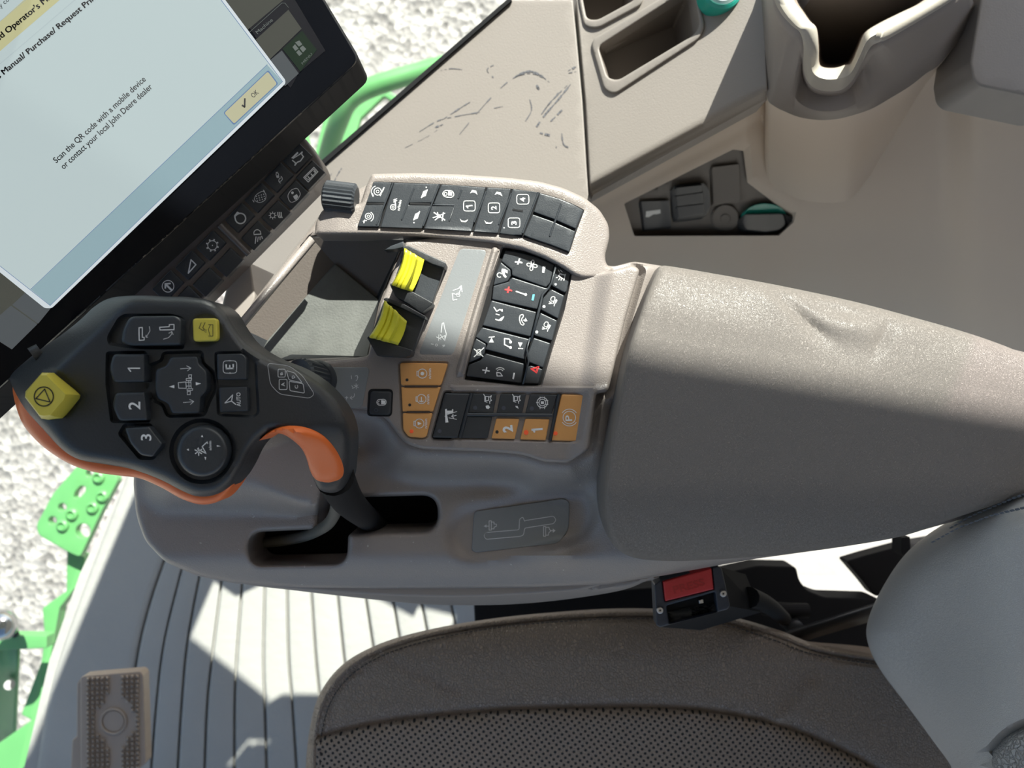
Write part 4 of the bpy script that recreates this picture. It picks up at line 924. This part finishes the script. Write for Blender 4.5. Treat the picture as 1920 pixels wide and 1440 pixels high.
kn = ck([(940, 1115), (1255, 1195), (1225, 1330), (960, 1262), (975, 1225), (895, 1180)], Z2)
mark('key_symbol', L([(985, 1182), (1020, 1178)], 5)+P((1002, 1185), (1016, 1216), (984, 1216))+L([(1088, 1230), (1088, 1190), (1118, 1194)], 7)+L([(1088, 1230), (1124, 1250)], 7)+L([(1118, 1194), (1134, 1212)], 7)+D(1128, 1214, 9)+D(1128, 1250, 9)+P((1178, 1216), (1208, 1218), (1192, 1248))+L([(1180, 1256), (1210, 1258)], 5), zct, m_white, kn, Z2)
km = ck([(898, 1188), (966, 1228), (955, 1290), (925, 1320), (850, 1352), (870, 1270)], Z2, 'mute_key'); mark('key_symbol', L([(885, 1260), (945, 1310)], 6)+L([(885, 1312), (950, 1252)], 6)+L([(900, 1270), (925, 1262), (932, 1300), (905, 1300)], 5, True), zct, m_white, km, Z2)
kv = ck([(965, 1290), (1218, 1358), (1200, 1488), (832, 1440), (850, 1365), (930, 1335)], Z2)
mark('key_symbol', P((940, 1396), (962, 1398), (966, 1380), (974, 1382), (970, 1400), (990, 1404), (988, 1412), (968, 1408), (962, 1424), (954, 1422), (960, 1406), (940, 1404))+L([(1038, 1440), (1036, 1415), (1060, 1420), (1074, 1440)], 6, True)+A(1058, 1420, 24, 220, 320, 5)+A(1058, 1420, 36, 225, 320, 5)+P((1148, 1418), (1158, 1420), (1150, 1462), (1140, 1458)), zct, m_white, kv, Z2)
k_ = ck([(1480, 300), (1680, 415), (1620, 690), (1590, 710), (1400, 610), (1400, 560), (1440, 400)]); mark('key_symbol', L([(1530, 440), (1600, 440)], 13)+L([(1490, 430), (1560, 410)], 0.1)+L([(1600, 440), (1575, 525)], 14)+L([(1605, 430), (1580, 530)], 8)+L([(1590, 450), (1520, 420), (1500, 460), (1560, 500)], 13)+L([(1525, 370), (1555, 400)], 11)+L([(1495, 370), (1510, 400)], 11)+L([(1460, 485), (1485, 480)], 11)+L([(1500, 520), (1515, 495)], 11)+L([(1535, 525), (1540, 505)], 11), zct, m_white, k_, Zc); mark('indicator_dot', D(1455, 585, 18), zct, m_grey, k_, Zc)
lampi = lambda cx, cy: L(rc([(cx-38, cy-10), (cx-10, cy-50), (cx+32, cy-40), (cx+20, cy+22), (cx-25, cy+25)], 20), 12, True)+L([(cx-2, cy+60), (cx+30, cy)], 11)+L([(cx+16, cy+95), (cx+48, cy-5)], 10)+L([(cx+40, cy+50), (cx+62, cy+5)], 10)+L([(cx-60, cy+60), (cx-20, cy+55), (cx-55, cy+30)], 13)
for poly, ci, dt in (([(1395, 660), (1585, 755), (1490, 1100), (1230, 965), (1265, 760)], (1415, 815), (1280, 918)), ([(1225, 1010), (1480, 1130), (1400, 1430), (1130, 1350), (1150, 1250)], (1315, 1195), (1172, 1300))):
    k_ = ck(poly); mark('key_symbol', lampi(*ci), zct, m_white, k_, Zc); mark('indicator_dot', D(*dt, 22), zct, m_grey, k_, Zc)
ck([(1282, 1185), (1394, 1222), (1345, 1385), (1245, 1345), (1240, 1300)], Z2)
kz = ck([(1262, 1370), (1342, 1395), (1316, 1490), (1212, 1488), (1240, 1380)], Z2, 'hazard_key'); mark('key_symbol', L([(900+20*0, 0), (0, 0)], .1)[:0]+L([(1262, 1392), (1318, 1376), (1302, 1420)], 5, True)+L([(1274, 1395), (1306, 1387), (1298, 1410)], 4, True), zct, m_red, kz, Z2)
strip('keypad_divider', [(x, y, ZD+.0012) for x, y in Zc([(1448, 292), (1380, 560), (1340, 630), (1245, 735), (1190, 960), (1065, 1440)])], [(x, y, ZD+.0012) for x, y in Zc([(1478, 292), (1400, 580), (1360, 648), (1270, 750), (1225, 970), (1100, 1440)])], m_key, con, 1, thick=.003)
strip('keypad_divider', [(x, y, ZD+.0012) for x, y in Z2([(1252, 1185), (1232, 1260), (1244, 1345), (1205, 1495)])], [(x, y, ZD+.0012) for x, y in Z2([(1262, 1185), (1242, 1260), (1254, 1345), (1216, 1495)])], m_key, con, 1, thick=.003)
# gate diagram decal
gd = rc(Z3([(897, 1132), (1480, 1048), (1522, 1068), (1516, 1262), (1445, 1345), (895, 1408), (868, 1392), (884, 1150)]), [6, 8, 8, 14, 10, 5, 5, 6])
zgd = lambda x, y: zshell(x, y)+.0012
slab('gate_diagram', gd, zgd, .003, m_decal, con, r=1.5, grid=9)
mark('gate_symbol', L(rc([(960, 1275), (1185, 1256), (1188, 1185), (1210, 1170), (1222, 1200), (1225, 1195), (1415, 1165), (1432, 1190), (1415, 1215), (1222, 1245), (1215, 1290), (1195, 1300), (965, 1320), (950, 1300)], 12), 5, True) +
     L([(985, 1197), (1000, 1197), (1000, 1258), (985, 1258)], 5, True)+L([(952, 1232), (982, 1232)], 5)+P((950, 1232), (968, 1220), (968, 1242))+L([(1000, 1205), (1018, 1205), (1018, 1218), (1034, 1218), (1034, 1232), (1018, 1240), (1018, 1250), (1004, 1250)], 5) +
     L([(1348, 1235), (1362, 1235), (1362, 1300), (1348, 1300)], 5, True)+L([(1366, 1240), (1384, 1240), (1388, 1256), (1400, 1262), (1384, 1275), (1380, 1292), (1366, 1292)], 5)+P((1410, 1248), (1428, 1262), (1410, 1276))+L([(1392, 1262), (1412, 1262)], 5), zgd, m_grey, con, Z3)
# armrest pad
apad = cr([(1240, 499), (1262, 500), (1350, 515), (1460, 535), (1600, 565), (1720, 597), (1820, 626), (1900, 655), (1990, 695), (1990, 900), (1900, 935), (1800, 968), (1700, 1003), (1600, 1022), (1480, 1038), (1360, 1048), (1260, 1052), (1190, 1046), (1152, 1024), (1136, 985), (1130, 930), (1136, 860), (1152, 770), (1175, 660), (1205, 570), (1230, 510)], 5)
def zpad(x, y):
    x = np.asarray(x, float); y = np.asarray(y, float)
    z = .772-.030*np.clip((y-900)/150., 0, 1)**2-.014*np.clip((600+(x-1240)*.2-y)/110., 0, 1)**2
    for cx, cy, a, sx, sy, h in ((1490, 582, .7, 62, 10, -.0042), (1528, 620, .45, 40, 16, -.0034), (1575, 585, .25, 40, 10, -.0022), (1655, 632, -1.1, 40, 11, -.0030), (1590, 655, .1, 90, 26, -.002), (1450, 560, .5, 60, 22, .0024), (1600, 610, .2, 50, 20, .0026), (1700, 610, .3, 60, 24, .002)):
        u = (x-cx)*math.cos(a)+(y-cy)*math.sin(a); v = -(x-cx)*math.sin(a)+(y-cy)*math.cos(a)
        z = z+h*np.exp(-(u/sx)**2-(v/sy)**2)
    return z
slab('armrest_pad', apad, zpad, .035, m_pad, con, r=13, grid=9, rh=.010)
# ------------------------------------------------------------------ multifunction control lever
Zh = Z(0, 530, 2.8235); Zg = Z(200, 570, 6.4); Zl = Z(0, 500, 5.143)
lev = thing('control_lever', 'black multifunction drive lever with orange grip and yellow keys standing in the console gate', 'lever', W1(700, 965, .66))
body = cr([(22, 722), (20, 705), (40, 684), (80, 652), (115, 628), (150, 600), (178, 574), (210, 558), (262, 554), (310, 556), (352, 557), (395, 564), (422, 583), (440, 612), (464, 643), (506, 670), (562, 693), (610, 726), (645, 770), (658, 812), (657, 862), (652, 900), (634, 922), (604, 921), (588, 900), (580, 872), (571, 848), (556, 829), (530, 812), (508, 811), (488, 824), (471, 844), (455, 876), (437, 903), (408, 926), (374, 931), (345, 922), (300, 899), (248, 880), (200, 871), (150, 862), (117, 843), (82, 806), (46, 765)], 4)
def zbody(x, y):
    x = np.asarray(x, float); y = np.asarray(y, float)
    z = np.full(x.shape, .870)
    # the neck drops away to the right and down to the shaft
    t = np.clip((x-470)/190., 0, 1); z = z-.028*t**1.6-.030*sm((y-790)/130.)*sm((x-540)/50.)
    z = z-.012*np.clip((120-x)/100., 0, 1)**2
    # upper left shoulder falls towards the display
    sdl = (y-(720-(x-20)*.93)); z = z-.016*(1-sm((sdl+10)/70.))*(x < 330)
    return z
recs = {}
rk = rc(Zh([(640, 172), (905, 172), (968, 190), (968, 345), (770, 345), (700, 340), (580, 325), (572, 290)]), [14, 8, 6, 4, 4, 6, 8, 8])
r12 = rc(Zh([(568, 372), (770, 368), (782, 530), (790, 735), (592, 735), (566, 540)]), 4)
r3 = rc(Zh([(630, 800), (660, 752), (792, 748), (870, 850), (812, 930), (740, 930)]), 5)
rdp = rc(Zh([(862, 372), (1070, 365), (1075, 425), (1130, 470), (1145, 560), (1108, 632), (1082, 702), (886, 708), (862, 645), (800, 622), (780, 560), (782, 440), (858, 412)]), 7)
rse = rc(Zh([(1140, 370), (1300, 368), (1352, 400), (1368, 690), (1345, 710), (1155, 700)]), 6)
rjo = circ(379, 846, 58, 36)
rye = circ(*Zh.p(1085, 250), 29, 24)
rst = rc(Zl([(400, 1010), (500, 985), (560, 1005), (820, 1235), (820, 1275), (640, 1440), (420, 1440)]), 4)
def ztopb(x, y):
    z = zbody(x, y)
    for poly, dp, w in ((rk, .0035, 3), (r12, .0035, 3), (r3, .0035, 3), (rdp, .0030, 3), (rse, .0016, 2.5), (rjo, .0035, 5), (rye, .0010, 4), (rst, .0015, 3)):
        z = z-dp*sm((sd(poly, x, y)+w)/(2*w))
    return z
slab('lever_body', body, ztopb, .020, m_black, lev, r=20, grid=6, rh=.011, rings=(.03, .1, .22, .4, .65, 1), feat=[(q_, (-w_, 0, w_), True) for q_, w_ in ((rk, 3), (r12, 3), (r3, 3), (rdp, 3), (rse, 2.5), (rjo, 4), (rye, 3), (rst, 3))])
trim = cr([(24, 735), (40, 790), (70, 828), (105, 855), (140, 874), (180, 886), (225, 892), (262, 897), (302, 914), (342, 936), (378, 946), (410, 940), (432, 920), (446, 896), (440, 880), (400, 850), (300, 800), (150, 740), (60, 715), (30, 712)], 5)
slab('orange_trim', trim, lambda x, y: zbody(x, y)-.014, .014, m_orange, lev, r=12, grid=8, rh=.008)
grip = cr([(486, 826), (508, 806), (532, 795), (556, 793), (584, 799), (610, 813), (632, 837), (645, 862), (648, 885), (640, 902), (616, 910), (595, 903), (582, 884), (573, 855), (560, 835), (532, 815), (508, 814)], 5)
def zgrip(x, y): return zbody(x, y)+.0045
slab('orange_grip', grip, zgrip, .02, m_orange, lev, r=24, grid=5, rh=.012, rings=(.04, .12, .25, .45, .7, 1))
lb = add(zbody, .001)
def lk(nm, poly, c=3, r=4, h=.0045, mat=None, rh=None): return slab(nm, rc(poly, c), add(zbody, h), .009, mat or m_key, lev, r=r, grid=6, rh=rh)
m_key2 = m_key
b_ = lk('rocker_key', Zh([(690, 178), (930, 176), (962, 195), (958, 330), (700, 335), (640, 318), (650, 240)]), [10, 6, 5, 5, 6, 8, 14], 6, .006)
mark('key_symbol', L([(388, 285), (428, 282), (428, 400), (450, 400), (450, 432), (390, 436)], 11, True)+L([(512, 270), (520, 320), (495, 365), (475, 392)], 6)+L([(472, 372), (470, 398), (494, 398)], 6)+L([(636, 280), (750, 272), (752, 248), (808, 246), (808, 308), (640, 312)], 11, True)+L([(680, 422), (740, 405), (775, 370), (782, 335)], 6)+L([(745, 352), (782, 330), (798, 368)], 6), add(zbody, .006), m_white, b_, Zg)
b_ = lk('yellow_square_key', Zh([(1020, 190), (1148, 188), (1152, 308), (1024, 312)]), 7, 3, .0035, m_yellow)
mark('key_symbol', L([(1135, 225), (1108, 290), (1158, 318), (1170, 298), (1152, 285), (1180, 222)], 7)+L([(1220, 248), (1274, 248), (1274, 385), (1222, 385)], 7)+L([(1245, 250), (1220, 305), (1240, 380)], 6)+L([(1170, 305), (1200, 308)], 4)+L([(1170, 318), (1200, 325)], 4)+L([(1170, 330), (1195, 342)], 4), add(zbody, .0035), m_ink, b_, Zg)
b_ = lk('number_key', Zh([(600, 378), (765, 378), (768, 526), (600, 528), (580, 450)]), [8, 3, 3, 8, 10], 5, .0055); mark('key_symbol', L([(678, 453), (740, 453)], 6.5)+L([(680, 455), (692, 470)], 6.5), add(zbody, .0055), m_white, b_, Zh)
b_ = lk('number_key', Zh([(612, 582), (765, 578), (782, 728), (630, 732), (595, 650)]), [8, 3, 3, 8, 10], 5, .0055); mark('key_symbol', T('2', (742, 672), (742, 630), 62, .01), add(zbody, .0055), m_white, b_, Zh)
b_ = lk('number_key', Zh([(660, 768), (790, 760), (862, 852), (808, 922), (745, 912), (690, 850)]), [6, 4, 4, 4, 6, 8], 5, .0055); mark('key_symbol', T('3', (800, 836), (800, 802), 54, .01), add(zbody, .0055), m_white, b_, Zh)
b_ = lk('direction_pad', Zh([(905, 392), (1045, 390), (1052, 430), (1095, 470), (1098, 570), (1062, 605), (1058, 690), (910, 692), (890, 640), (835, 615), (820, 560), (825, 460), (880, 440)]), [5, 5, 4, 6, 6, 4, 5, 5, 5, 6, 6, 6, 5], 4, .004)
mark('key_symbol', L([(885, 778), (1010, 770)], 6)+L([(960, 742), (1012, 768), (970, 802)], 6)+L([(920, 1182), (1045, 1172)], 6)+L([(995, 1145), (1045, 1170), (1005, 1205)], 6)+P((748, 992), (812, 972), (812, 1010))+P((1068, 938), (1132, 955), (1070, 976))+L([(858, 945), (950, 935), (955, 1012), (865, 1010)], 7, True)+L([(985, 850), (1020, 850), (1015, 885), (985, 882)], 7, True)+L([(955, 895), (1020, 892), (1018, 915), (955, 920)], 7, True)+L([(965, 1020), (1032, 1015), (1030, 1035), (965, 1040)], 7, True)+L([(968, 1050), (1005, 1048), (1002, 1088), (968, 1088)], 7, True)+L([(985, 920), (988, 1020)], 7)+L([(1010, 915), (1014, 1015)], 7)+L([(955, 940), (1010, 940)], 7)+L([(955, 985), (1014, 985)], 7), add(zbody, .004), m_white, b_, Zg)
b_ = lk('engage_key', Zh([(1148, 378), (1285, 376), (1305, 400), (1306, 512), (1150, 514)]), [4, 8, 4, 3, 4], 3, .002); mark('key_symbol', RR(1398, 682, 1560, 830, 38, 7)+L([(1435, 752), (1525, 752)], .1)[:0]+L([(1435, 775), (1522, 772)], 18)+L([(1436, 775), (1434, 728)], 16)+L([(1478, 773), (1477, 735)], 14)+L([(1520, 772), (1518, 724)], 16)+P((1458, 675), (1500, 675), (1480, 690))+P((1458, 836), (1500, 836), (1480, 818)), add(zbody, .002), m_white, b_, Zg)
b_ = lk('auto_steer_key', Zh([(1158, 556), (1308, 550), (1314, 680), (1166, 686)]), 4, 3, .002); mark('key_symbol', T('AUTO', (1608, 1228), (1604, 1062), 48, .008)+L([(1512, 1090), (1418, 1188)], 9)+L([(1512, 1090), (1498, 1165), (1548, 1205)], 11)+L([(1418, 1188), (1498, 1165)], 11), add(zbody, .002), m_white, b_, Zg)
cj = W1(379, 846, .870)
b_ = slab('thumb_stick', circ(379, 846, 48, 40), add(zbody, .007), .012, m_key, lev, r=9, grid=6, rh=.003)
mark('key_symbol', L([(1050, 875), (1052, 915)], 5)+L([(1032, 885), (1068, 905)], 5)+L([(1034, 905), (1068, 882)], 5)+L([(1045, 880), (1092, 905), (1070, 868), (1098, 842), (1098, 852)], 5)+P((988, 884), (1000, 878), (1000, 890))+P((1148, 860), (1148, 868), (1168, 866))+P((1064, 816), (1076, 818), (1070, 806))+P((1082, 922), (1092, 924), (1088, 940))+T('n/min', (1120, 886), (1118, 838), 14, .01), add(zbody, .007), m_white, b_, Zh)
# yellow wedge key
V = [W1(x, y, z) for (x, y), z in zip(Zl([(400, 1030), (455, 1030), (655, 1230), (640, 1280), (500, 1440), (430, 1450), (385, 1440), (245, 1250), (250, 1215)]), [.886]*9)]
Vb = [W1(x, y, z) for (x, y), z in zip(Zl([(405, 1022), (535, 1022), (805, 1240), (800, 1268), (640, 1470), (480, 1485), (400, 1470), (240, 1260), (245, 1205)]), [.864]*9)]
Vm = [a.lerp(b, .12)+Vector((0, 0, -.0004)) for a, b in zip(V, Vb)]; cV = sum(V, Vector())/9; Vt = [cV+(v-cV)*.93+Vector((0, 0, .0008)) for v in V]
VV = [tuple(v) for v in Vt+Vm+Vb]; Fc = [list(range(9))]+[[k*9+i, k*9+(i+1) % 9, (k+1)*9+(i+1) % 9, (k+1)*9+i] for k in range(2) for i in range(9)]
b_ = mesh('stop_key', VV, Fc, m_yellow, lev, 30, mats='recalc')
b_['label'] = 'yellow wedge key with circled triangle'
mark('key_symbol', C(422, 1252, 92, 11, 32)+L([(430, 1180), (345, 1272), (482, 1305)], 10, True), const(.8868), m_ink, b_, Zl)
# neck plate with letters
npl = rc(Zh([(1415, 425), (1530, 440), (1600, 490), (1665, 590), (1640, 612), (1480, 590), (1432, 540)]), 8)
mark('neck_panel_outline', L(npl, .7, True), add(zbody, .0002), m_grey, lev)
mark('neck_symbol', RR(1472, 458, 1510, 500, 7, 3)+RR(1478, 512, 1520, 566, 7, 3)+L(rc([(1515, 465), (1560, 478), (1600, 530), (1530, 515)], 8), 3, True)+L(rc([(1530, 522), (1605, 535), (1612, 585), (1535, 572)], 8), 3, True)+T('A', (1508, 548), (1506, 528), 18, .01)+T('B', (1498, 488), (1496, 474), 14, .01)+T('C', (1578, 560), (1576, 542), 16, .01)+T('D', (1562, 504), (1558, 490), 16, .01), add(zbody, .0002), m_grey, lev, Zh)
# collar, shaft and cable
tube('shaft', [(628, 895, .80), (650, 935, .765), (680, 965, .72), (715, 990, .655)], [.012, .0105, .009, .008], m_frame, lev, 16)
tube('cable', [(632, 935, .765), (628, 962, .74), (612, 985, .72), (580, 1002, .70), (540, 1012, .685), (490, 1018, .67)], .0042, m_cable, lev, 12)
tube('side_button', [(62, 668, .848), (78, 660, .846)], .005, m_black, lev, 14, smooth=0)
c = W1(592, 712, .752); lathe('adjust_knob_skirt', c, [(.0135, -.006), (.0135, .0), (.012, .003)], m_key, con, 40)
# knob on the console deck behind the lever
lathe('adjust_knob', c, [(.0115, 0), (.0120, .006), (.0120, .018), (.0105, .0205), (.008, .0195)], m_key, con, 48, axis=(-.35, .15, 1), ridges=1, rd=.0009, ang=15)
# ------------------------------------------------------------------ display
Zm = Z(0, 0, 2.7429); Zm0 = Z(0, 0, 6.857); Zm2 = Z(400, 0, 6.857); Zk = Z(200, 240, 4.3636)
mon = plane(.800, -.30, .20, 280, 260)
dsp = thing('touch_display', 'large black tilted touch display showing a pale dialog with an OK button', 'display', W1(200, 300, .76))
bez = rc([(677, 113), (606, -5), (272, -560), (-650, 90), (-700, 160), (-130, 850)], [18, 4, 18, 4, 18, 18])
slab('display_housing', bez, add(mon, -.002), .030, m_frame, dsp, r=3, grid=60)
slab('glass_front', rc([(672.5, 113), (603, -4), (270, -550), (-640, 92), (-690, 160), (-130, 843.5)], [17, 4, 18, 4, 18, 18]), mon, .0018, m_blackg, dsp, r=1.5, grid=60)
def E(name, col, s=1.0): 
    m = M(name, tuple(c*.03 for c in col), .25, emit=col, es=s); return m
e_pale = E('screen_pale', (.47, .56, .565)); e_white = E('screen_white', (.60, .66, .69)); e_strip = E('screen_strip', (.27, .39, .43)); e_but = E('screen_button', (.46, .45, .30)); e_yel = E('screen_heading', (.50, .49, .27))
e_olive = E('screen_dim_olive', (.062, .065, .055)); e_dim = E('screen_dim_grey', (.075, .085, .092)); e_green = E('screen_dim_green', (.006, .02, .010)); e_navy = E('screen_navy', (.12, .20, .36)); e_sq = E('screen_dim_icon', (.13, .15, .14)); e_dimt = E('screen_dim_text', (.14, .16, .15)); e_line = E('screen_line', (.33, .40, .42)); e_bar = E('screen_dark_bar', (.006, .007, .012)); m_txt = M('screen_text', (.01, .01, .012), .4)
ly = lambda k: add(mon, .0002+.00012*k)
def scr(nm, poly, mat, k, z=None, rr=0): 
    q = z(poly) if z else poly
    q = rc(q, rr, 4) if rr else q
    return mark(nm, [q], ly(k), mat, dsp, None, 0)
scr('dimmed_page', [(395, -60), (543, -17), (610, 95), (560, 137), (545, 165), (533, 152)], e_bar, 0)
scr('dimmed_page', Zm2([(100, -60), (820, -60), (900, 0), (440, 385), (135, 0)]), e_olive, 1)
scr('dimmed_page', [(-60, 430), (10, 505), (95, 575), (72, 605), (22, 655), (-80, 590)], e_olive, 1)
scr('dimmed_tile', Zl([(0, 15), (245, 240), (110, 370), (0, 455), (-300, 455)]), e_olive, 2)
scr('dimmed_tile', Zl([(250, 245), (440, 395), (490, 400), (368, 550), (118, 368)]), e_dim, 2)
scr('dimmed_tile', Zl([(105, 375), (360, 555), (115, 798), (0, 725), (-200, 600), (0, 468)]), e_dim, 2)
mark('dimmed_outline', L([(470, 410), (880, 40), (920, 40), (965, 95)], 5), ly(2), e_sq, dsp, Zm2, 0)
scr('dimmed_tile', Zm2([(545, 510), (965, 125), (1135, 370), (725, 765)]), e_olive, 3)
scr('dimmed_tile', Zm2([(735, 770), (880, 650), (1098, 945), (920, 1110)]), e_dim, 3)
scr('menu_tile', Zm2([(890, 630), (1140, 395), (1330, 640), (1120, 920)]), e_green, 3)
for q in ([(1050, 545), (1105, 520), (1145, 570), (1100, 600)], [(1018, 605), (1050, 568), (1095, 625), (1055, 655)], [(1110, 618), (1150, 585), (1195, 630), (1152, 675)], [(1065, 672), (1100, 640), (1145, 690), (1105, 720)]):
    scr('menu_icon', Zm2(q), e_sq, 4)
mark('menu_text', T('MENU', (1150, 830), (1275, 700), 30), ly(4), e_sq, dsp, Zm2, 0)
mark('tab_text', T('Machine', (570, 440), (770, 265), 46), ly(4), e_dimt, dsp, Zm2, 0)
# dialog
dlg = [(-120, 400), (0, 503), (92, 577), (535, 153), (418, 0), (300, -150), (-330, 300)]
scr('dialog_frame', rc([(-450, 150), (84, 578), (97, 578), (535, 157), (535, 150), (220, -270)], [4, 5, 5, 4, 4, 4]), e_white, 5)
scr('dialog_line', [(-447, 147), (94, 573.5), (530.5, 153), (218, -262)], e_navy, 6)
scr('dialog_page', [(-445, 147), (94, 572.3), (529.3, 153), (217.5, -260)], e_pale, 7)
scr('button_strip', [(58, 543), (94, 572.3), (529.3, 153), (500.5, 121)], e_strip, 8)
mark('strip_line', L([(57.5, 542.5), (501, 121)], .9), ly(9), e_navy, dsp, None, 0)
scr('ok_button_edge', rc([(418.5, 211.5), (503, 131), (522, 157), (438.5, 235)], 4), e_navy, 9)
okb = scr('ok_button', rc([(420.5, 212), (502, 134), (519.5, 157), (439, 232)], 4), e_but, 10)
mark('ok_text', T('OK', (515, 1262), (590, 1195), 62, .01)+L([(372, 1355), (402, 1375), (405, 1270)], 22), ly(11), m_txt, dsp, Zm2, 0)
scr('heading_bar', [(-120, 188), (0, 96), (114, -2), (190, -66), (160, -100), (92, -42), (0, 40), (-140, 150)], e_yel, 8)
mark('heading_line', L([(-120, 130), (0, 40), (48, 0), (120, -60)], .7)+L([(-60, 168), (0, 120), (140, 0), (200, -52)], .5), ly(9), e_line, dsp, None, 0)
mark('heading_text', T("ed Operator's Ma", (-25, 532), (660, -25), 78)+T("ed Operator's Ma", (-21, 535), (664, -22), 78)+T("ed Operator's Ma", (-18, 528), (667, -29), 78), ly(10), m_txt, dsp, Zm0, 0)
mark('upper_text', T('may contain', (-70, 170), (260, -110), 62), ly(10), m_txt, dsp, Zm0, 0)
mark('request_text', T("s Manual/ Purchase/ Request Prin", (-15, 1015), (1225, -10), 74)+T("s Manual/ Purchase/ Request Prin", (-11, 1018), (1229, -7), 74)+T("s Manual/ Purchase/ Request Prin", (-8, 1011), (1232, -14), 74), ly(10), m_txt, dsp, Zm0, 0)
mark('scan_text', T('Scan the QR code with a mobile device', (290, 840), (752, 412), 31, .012), ly(10), m_txt, dsp, Zm, 0)
mark('scan_text', T('or contact your local John Deere dealer', (328, 872), (786, 450), 31, .012), ly(10), m_txt, dsp, Zm, 0)
# keypad bar below the display
bar = thing('display_keypad', 'narrow taupe keypad bar with two rows of black keys under the display', 'keypad', W1(430, 440, .72))
barf = plane(.728, -.30, .20, 430, 440)
bo = rc([(480, 290), (556, 254), (572, 258), (600, 300), (608, 318), (605, 335), (372, 570), (330, 610), (200, 600), (180, 575), (255, 548), (400, 400)], [10, 8, 8, 8, 8, 14, 10, 10, 10, 10, 10, 10])
m_bar = M('bar_taupe', (.125, .105, .094), .42, .2, 900)
slab('keypad_housing', bo, barf, .02, m_bar, bar, r=5, grid=25)
kb = add(barf, .0022)
ax, ay = (15.8, -16.6), (12.2, 11.8)
def bkey(cx, cy, prims=None, s=1):
    poly = [(cx-ax[0]*s-ay[0], cy-ax[1]*s-ay[1]), (cx+ax[0]*s-ay[0], cy+ax[1]*s-ay[1]), (cx+ax[0]*s+ay[0], cy+ax[1]*s+ay[1]), (cx-ax[0]*s+ay[0], cy-ax[1]*s+ay[1])]
    o = slab('bar_key', rc(poly, 2), kb, .004, m_key, bar, r=1.8, grid=10)
    if prims: mark('key_symbol', prims, kb, m_white, o, Zk)
cc = Zk.p
bkey(*cc(1562, 248), P((1510, 245), (1560, 195), (1570, 205), (1525, 250))+L([(1520, 265), (1545, 285), (1540, 305), (1560, 280), (1585, 270), (1610, 235), (1595, 215), (1600, 195), (1580, 215)], 9)+L([(1525, 250), (1580, 215)], 7))
bkey(*cc(1668, 385), L([(1612, 405), (1695, 322), (1728, 358), (1650, 442)], 7, True)+L([(1625, 405), (1694, 336), (1715, 360), (1652, 425)], 6, True)+L([(1648, 398), (1660, 412)], 9)+L([(1672, 376), (1688, 394)], 9)+L([(1696, 352), (1708, 366)], 9))
bkey(*cc(1408, 405), A(1385, 385, 22, -90, 60, 6.2)+A(1408, 380, 22, 90, 240, 6.2)+A(1415, 415, 22, -60, 90, 5.6)+A(1430, 430, 22, 110, 260, 5.6)+D(1400, 398, 12))
bkey(*cc(1530, 547), L(rc([(1480, 550), (1510, 505), (1560, 490), (1588, 540), (1560, 590), (1510, 612), (1490, 590)], 20), 5.0, True)+D(1520, 530, 11)+P((1525, 560), (1555, 540), (1568, 562), (1550, 590), (1535, 580)))
bkey(*cc(1250, 570), L(rc([(1205, 590), (1215, 555), (1245, 530), (1280, 515), (1305, 540), (1300, 590), (1250, 615)], 18), 4.3, True)+sum([D(1225+i*20+j*4, 560+j*18-i*6, 5, 6) for i in range(4) for j in range(3)], [])+L([(1195, 590), (1205, 605)], 6)+L([(1282, 508), (1292, 520)], 6))
bkey(*cc(1385, 712), C(1358, 715, 18, 5.0)+sum([L([(1358+22*math.cos(a), 715+22*math.sin(a)), (1358+30*math.cos(a), 715+30*math.sin(a))], 6) for a in [i*math.pi/4 for i in range(8)]], [])+sum([L([(1400+i*14, 690), (1400+i*14, 712), (1412+i*12, 735)], 7) for i in range(3)], []))
bkey(*cc(1090, 735), A(1095, 740, 42, -120, 160, 11, 18)+L([(1072, 702), (1048, 725), (1055, 755)], 11)+L([(1048, 718), (1070, 690), (1088, 700)], 11))
bkey(*cc(1222, 880), A(1232, 860, 28, 150, 380, 6.2)+L([(1206, 872), (1262, 868)], 9)+L([(1222, 890), (1215, 945)], 7)+L([(1240, 892), (1234, 930)], 7)+L([(1255, 890), (1255, 915)], 7)+L([(1268, 885), (1274, 905)], 7))
bkey(*cc(855, 960), C(865, 960, 38, 6.2)+D(865, 960, 5.0)+sum([L([(865+40*math.cos(a), 960+40*math.sin(a)), (865+50*math.cos(a), 960+50*math.sin(a))], 12) for a in [i*math.pi/4+.3 for i in range(8)]], []))
bkey(*cc(998, 1100)); bkey(*cc(825, 1262))
bkey(*cc(682, 1122), L([(690, 1078), (668, 1188), (730, 1118)], 10, True))
bkey(*cc(500, 1292), C(502, 1295, 48, 6.2)+L([(530, 1325), (485, 1280)], 16)+L([(480, 1310), (480, 1275), (520, 1272)], 13), 1.1)
bkey(*cc(650, 1410)); bkey(*cc(470, 1500))
tube('divider_rib', [(x, y, float(kb(np.array([x]), np.array([y]))[0])-.001) for x, y in (cc(925, 795), cc(1165, 1035))], .0022, m_bar, bar, 8, smooth=0)
slab('mounting_arm', rc([(430, 520), (470, 490), (480, 560), (440, 640), (400, 640)], 8), const(.70), .06, m_taupe2, bar, r=5, grid=20)
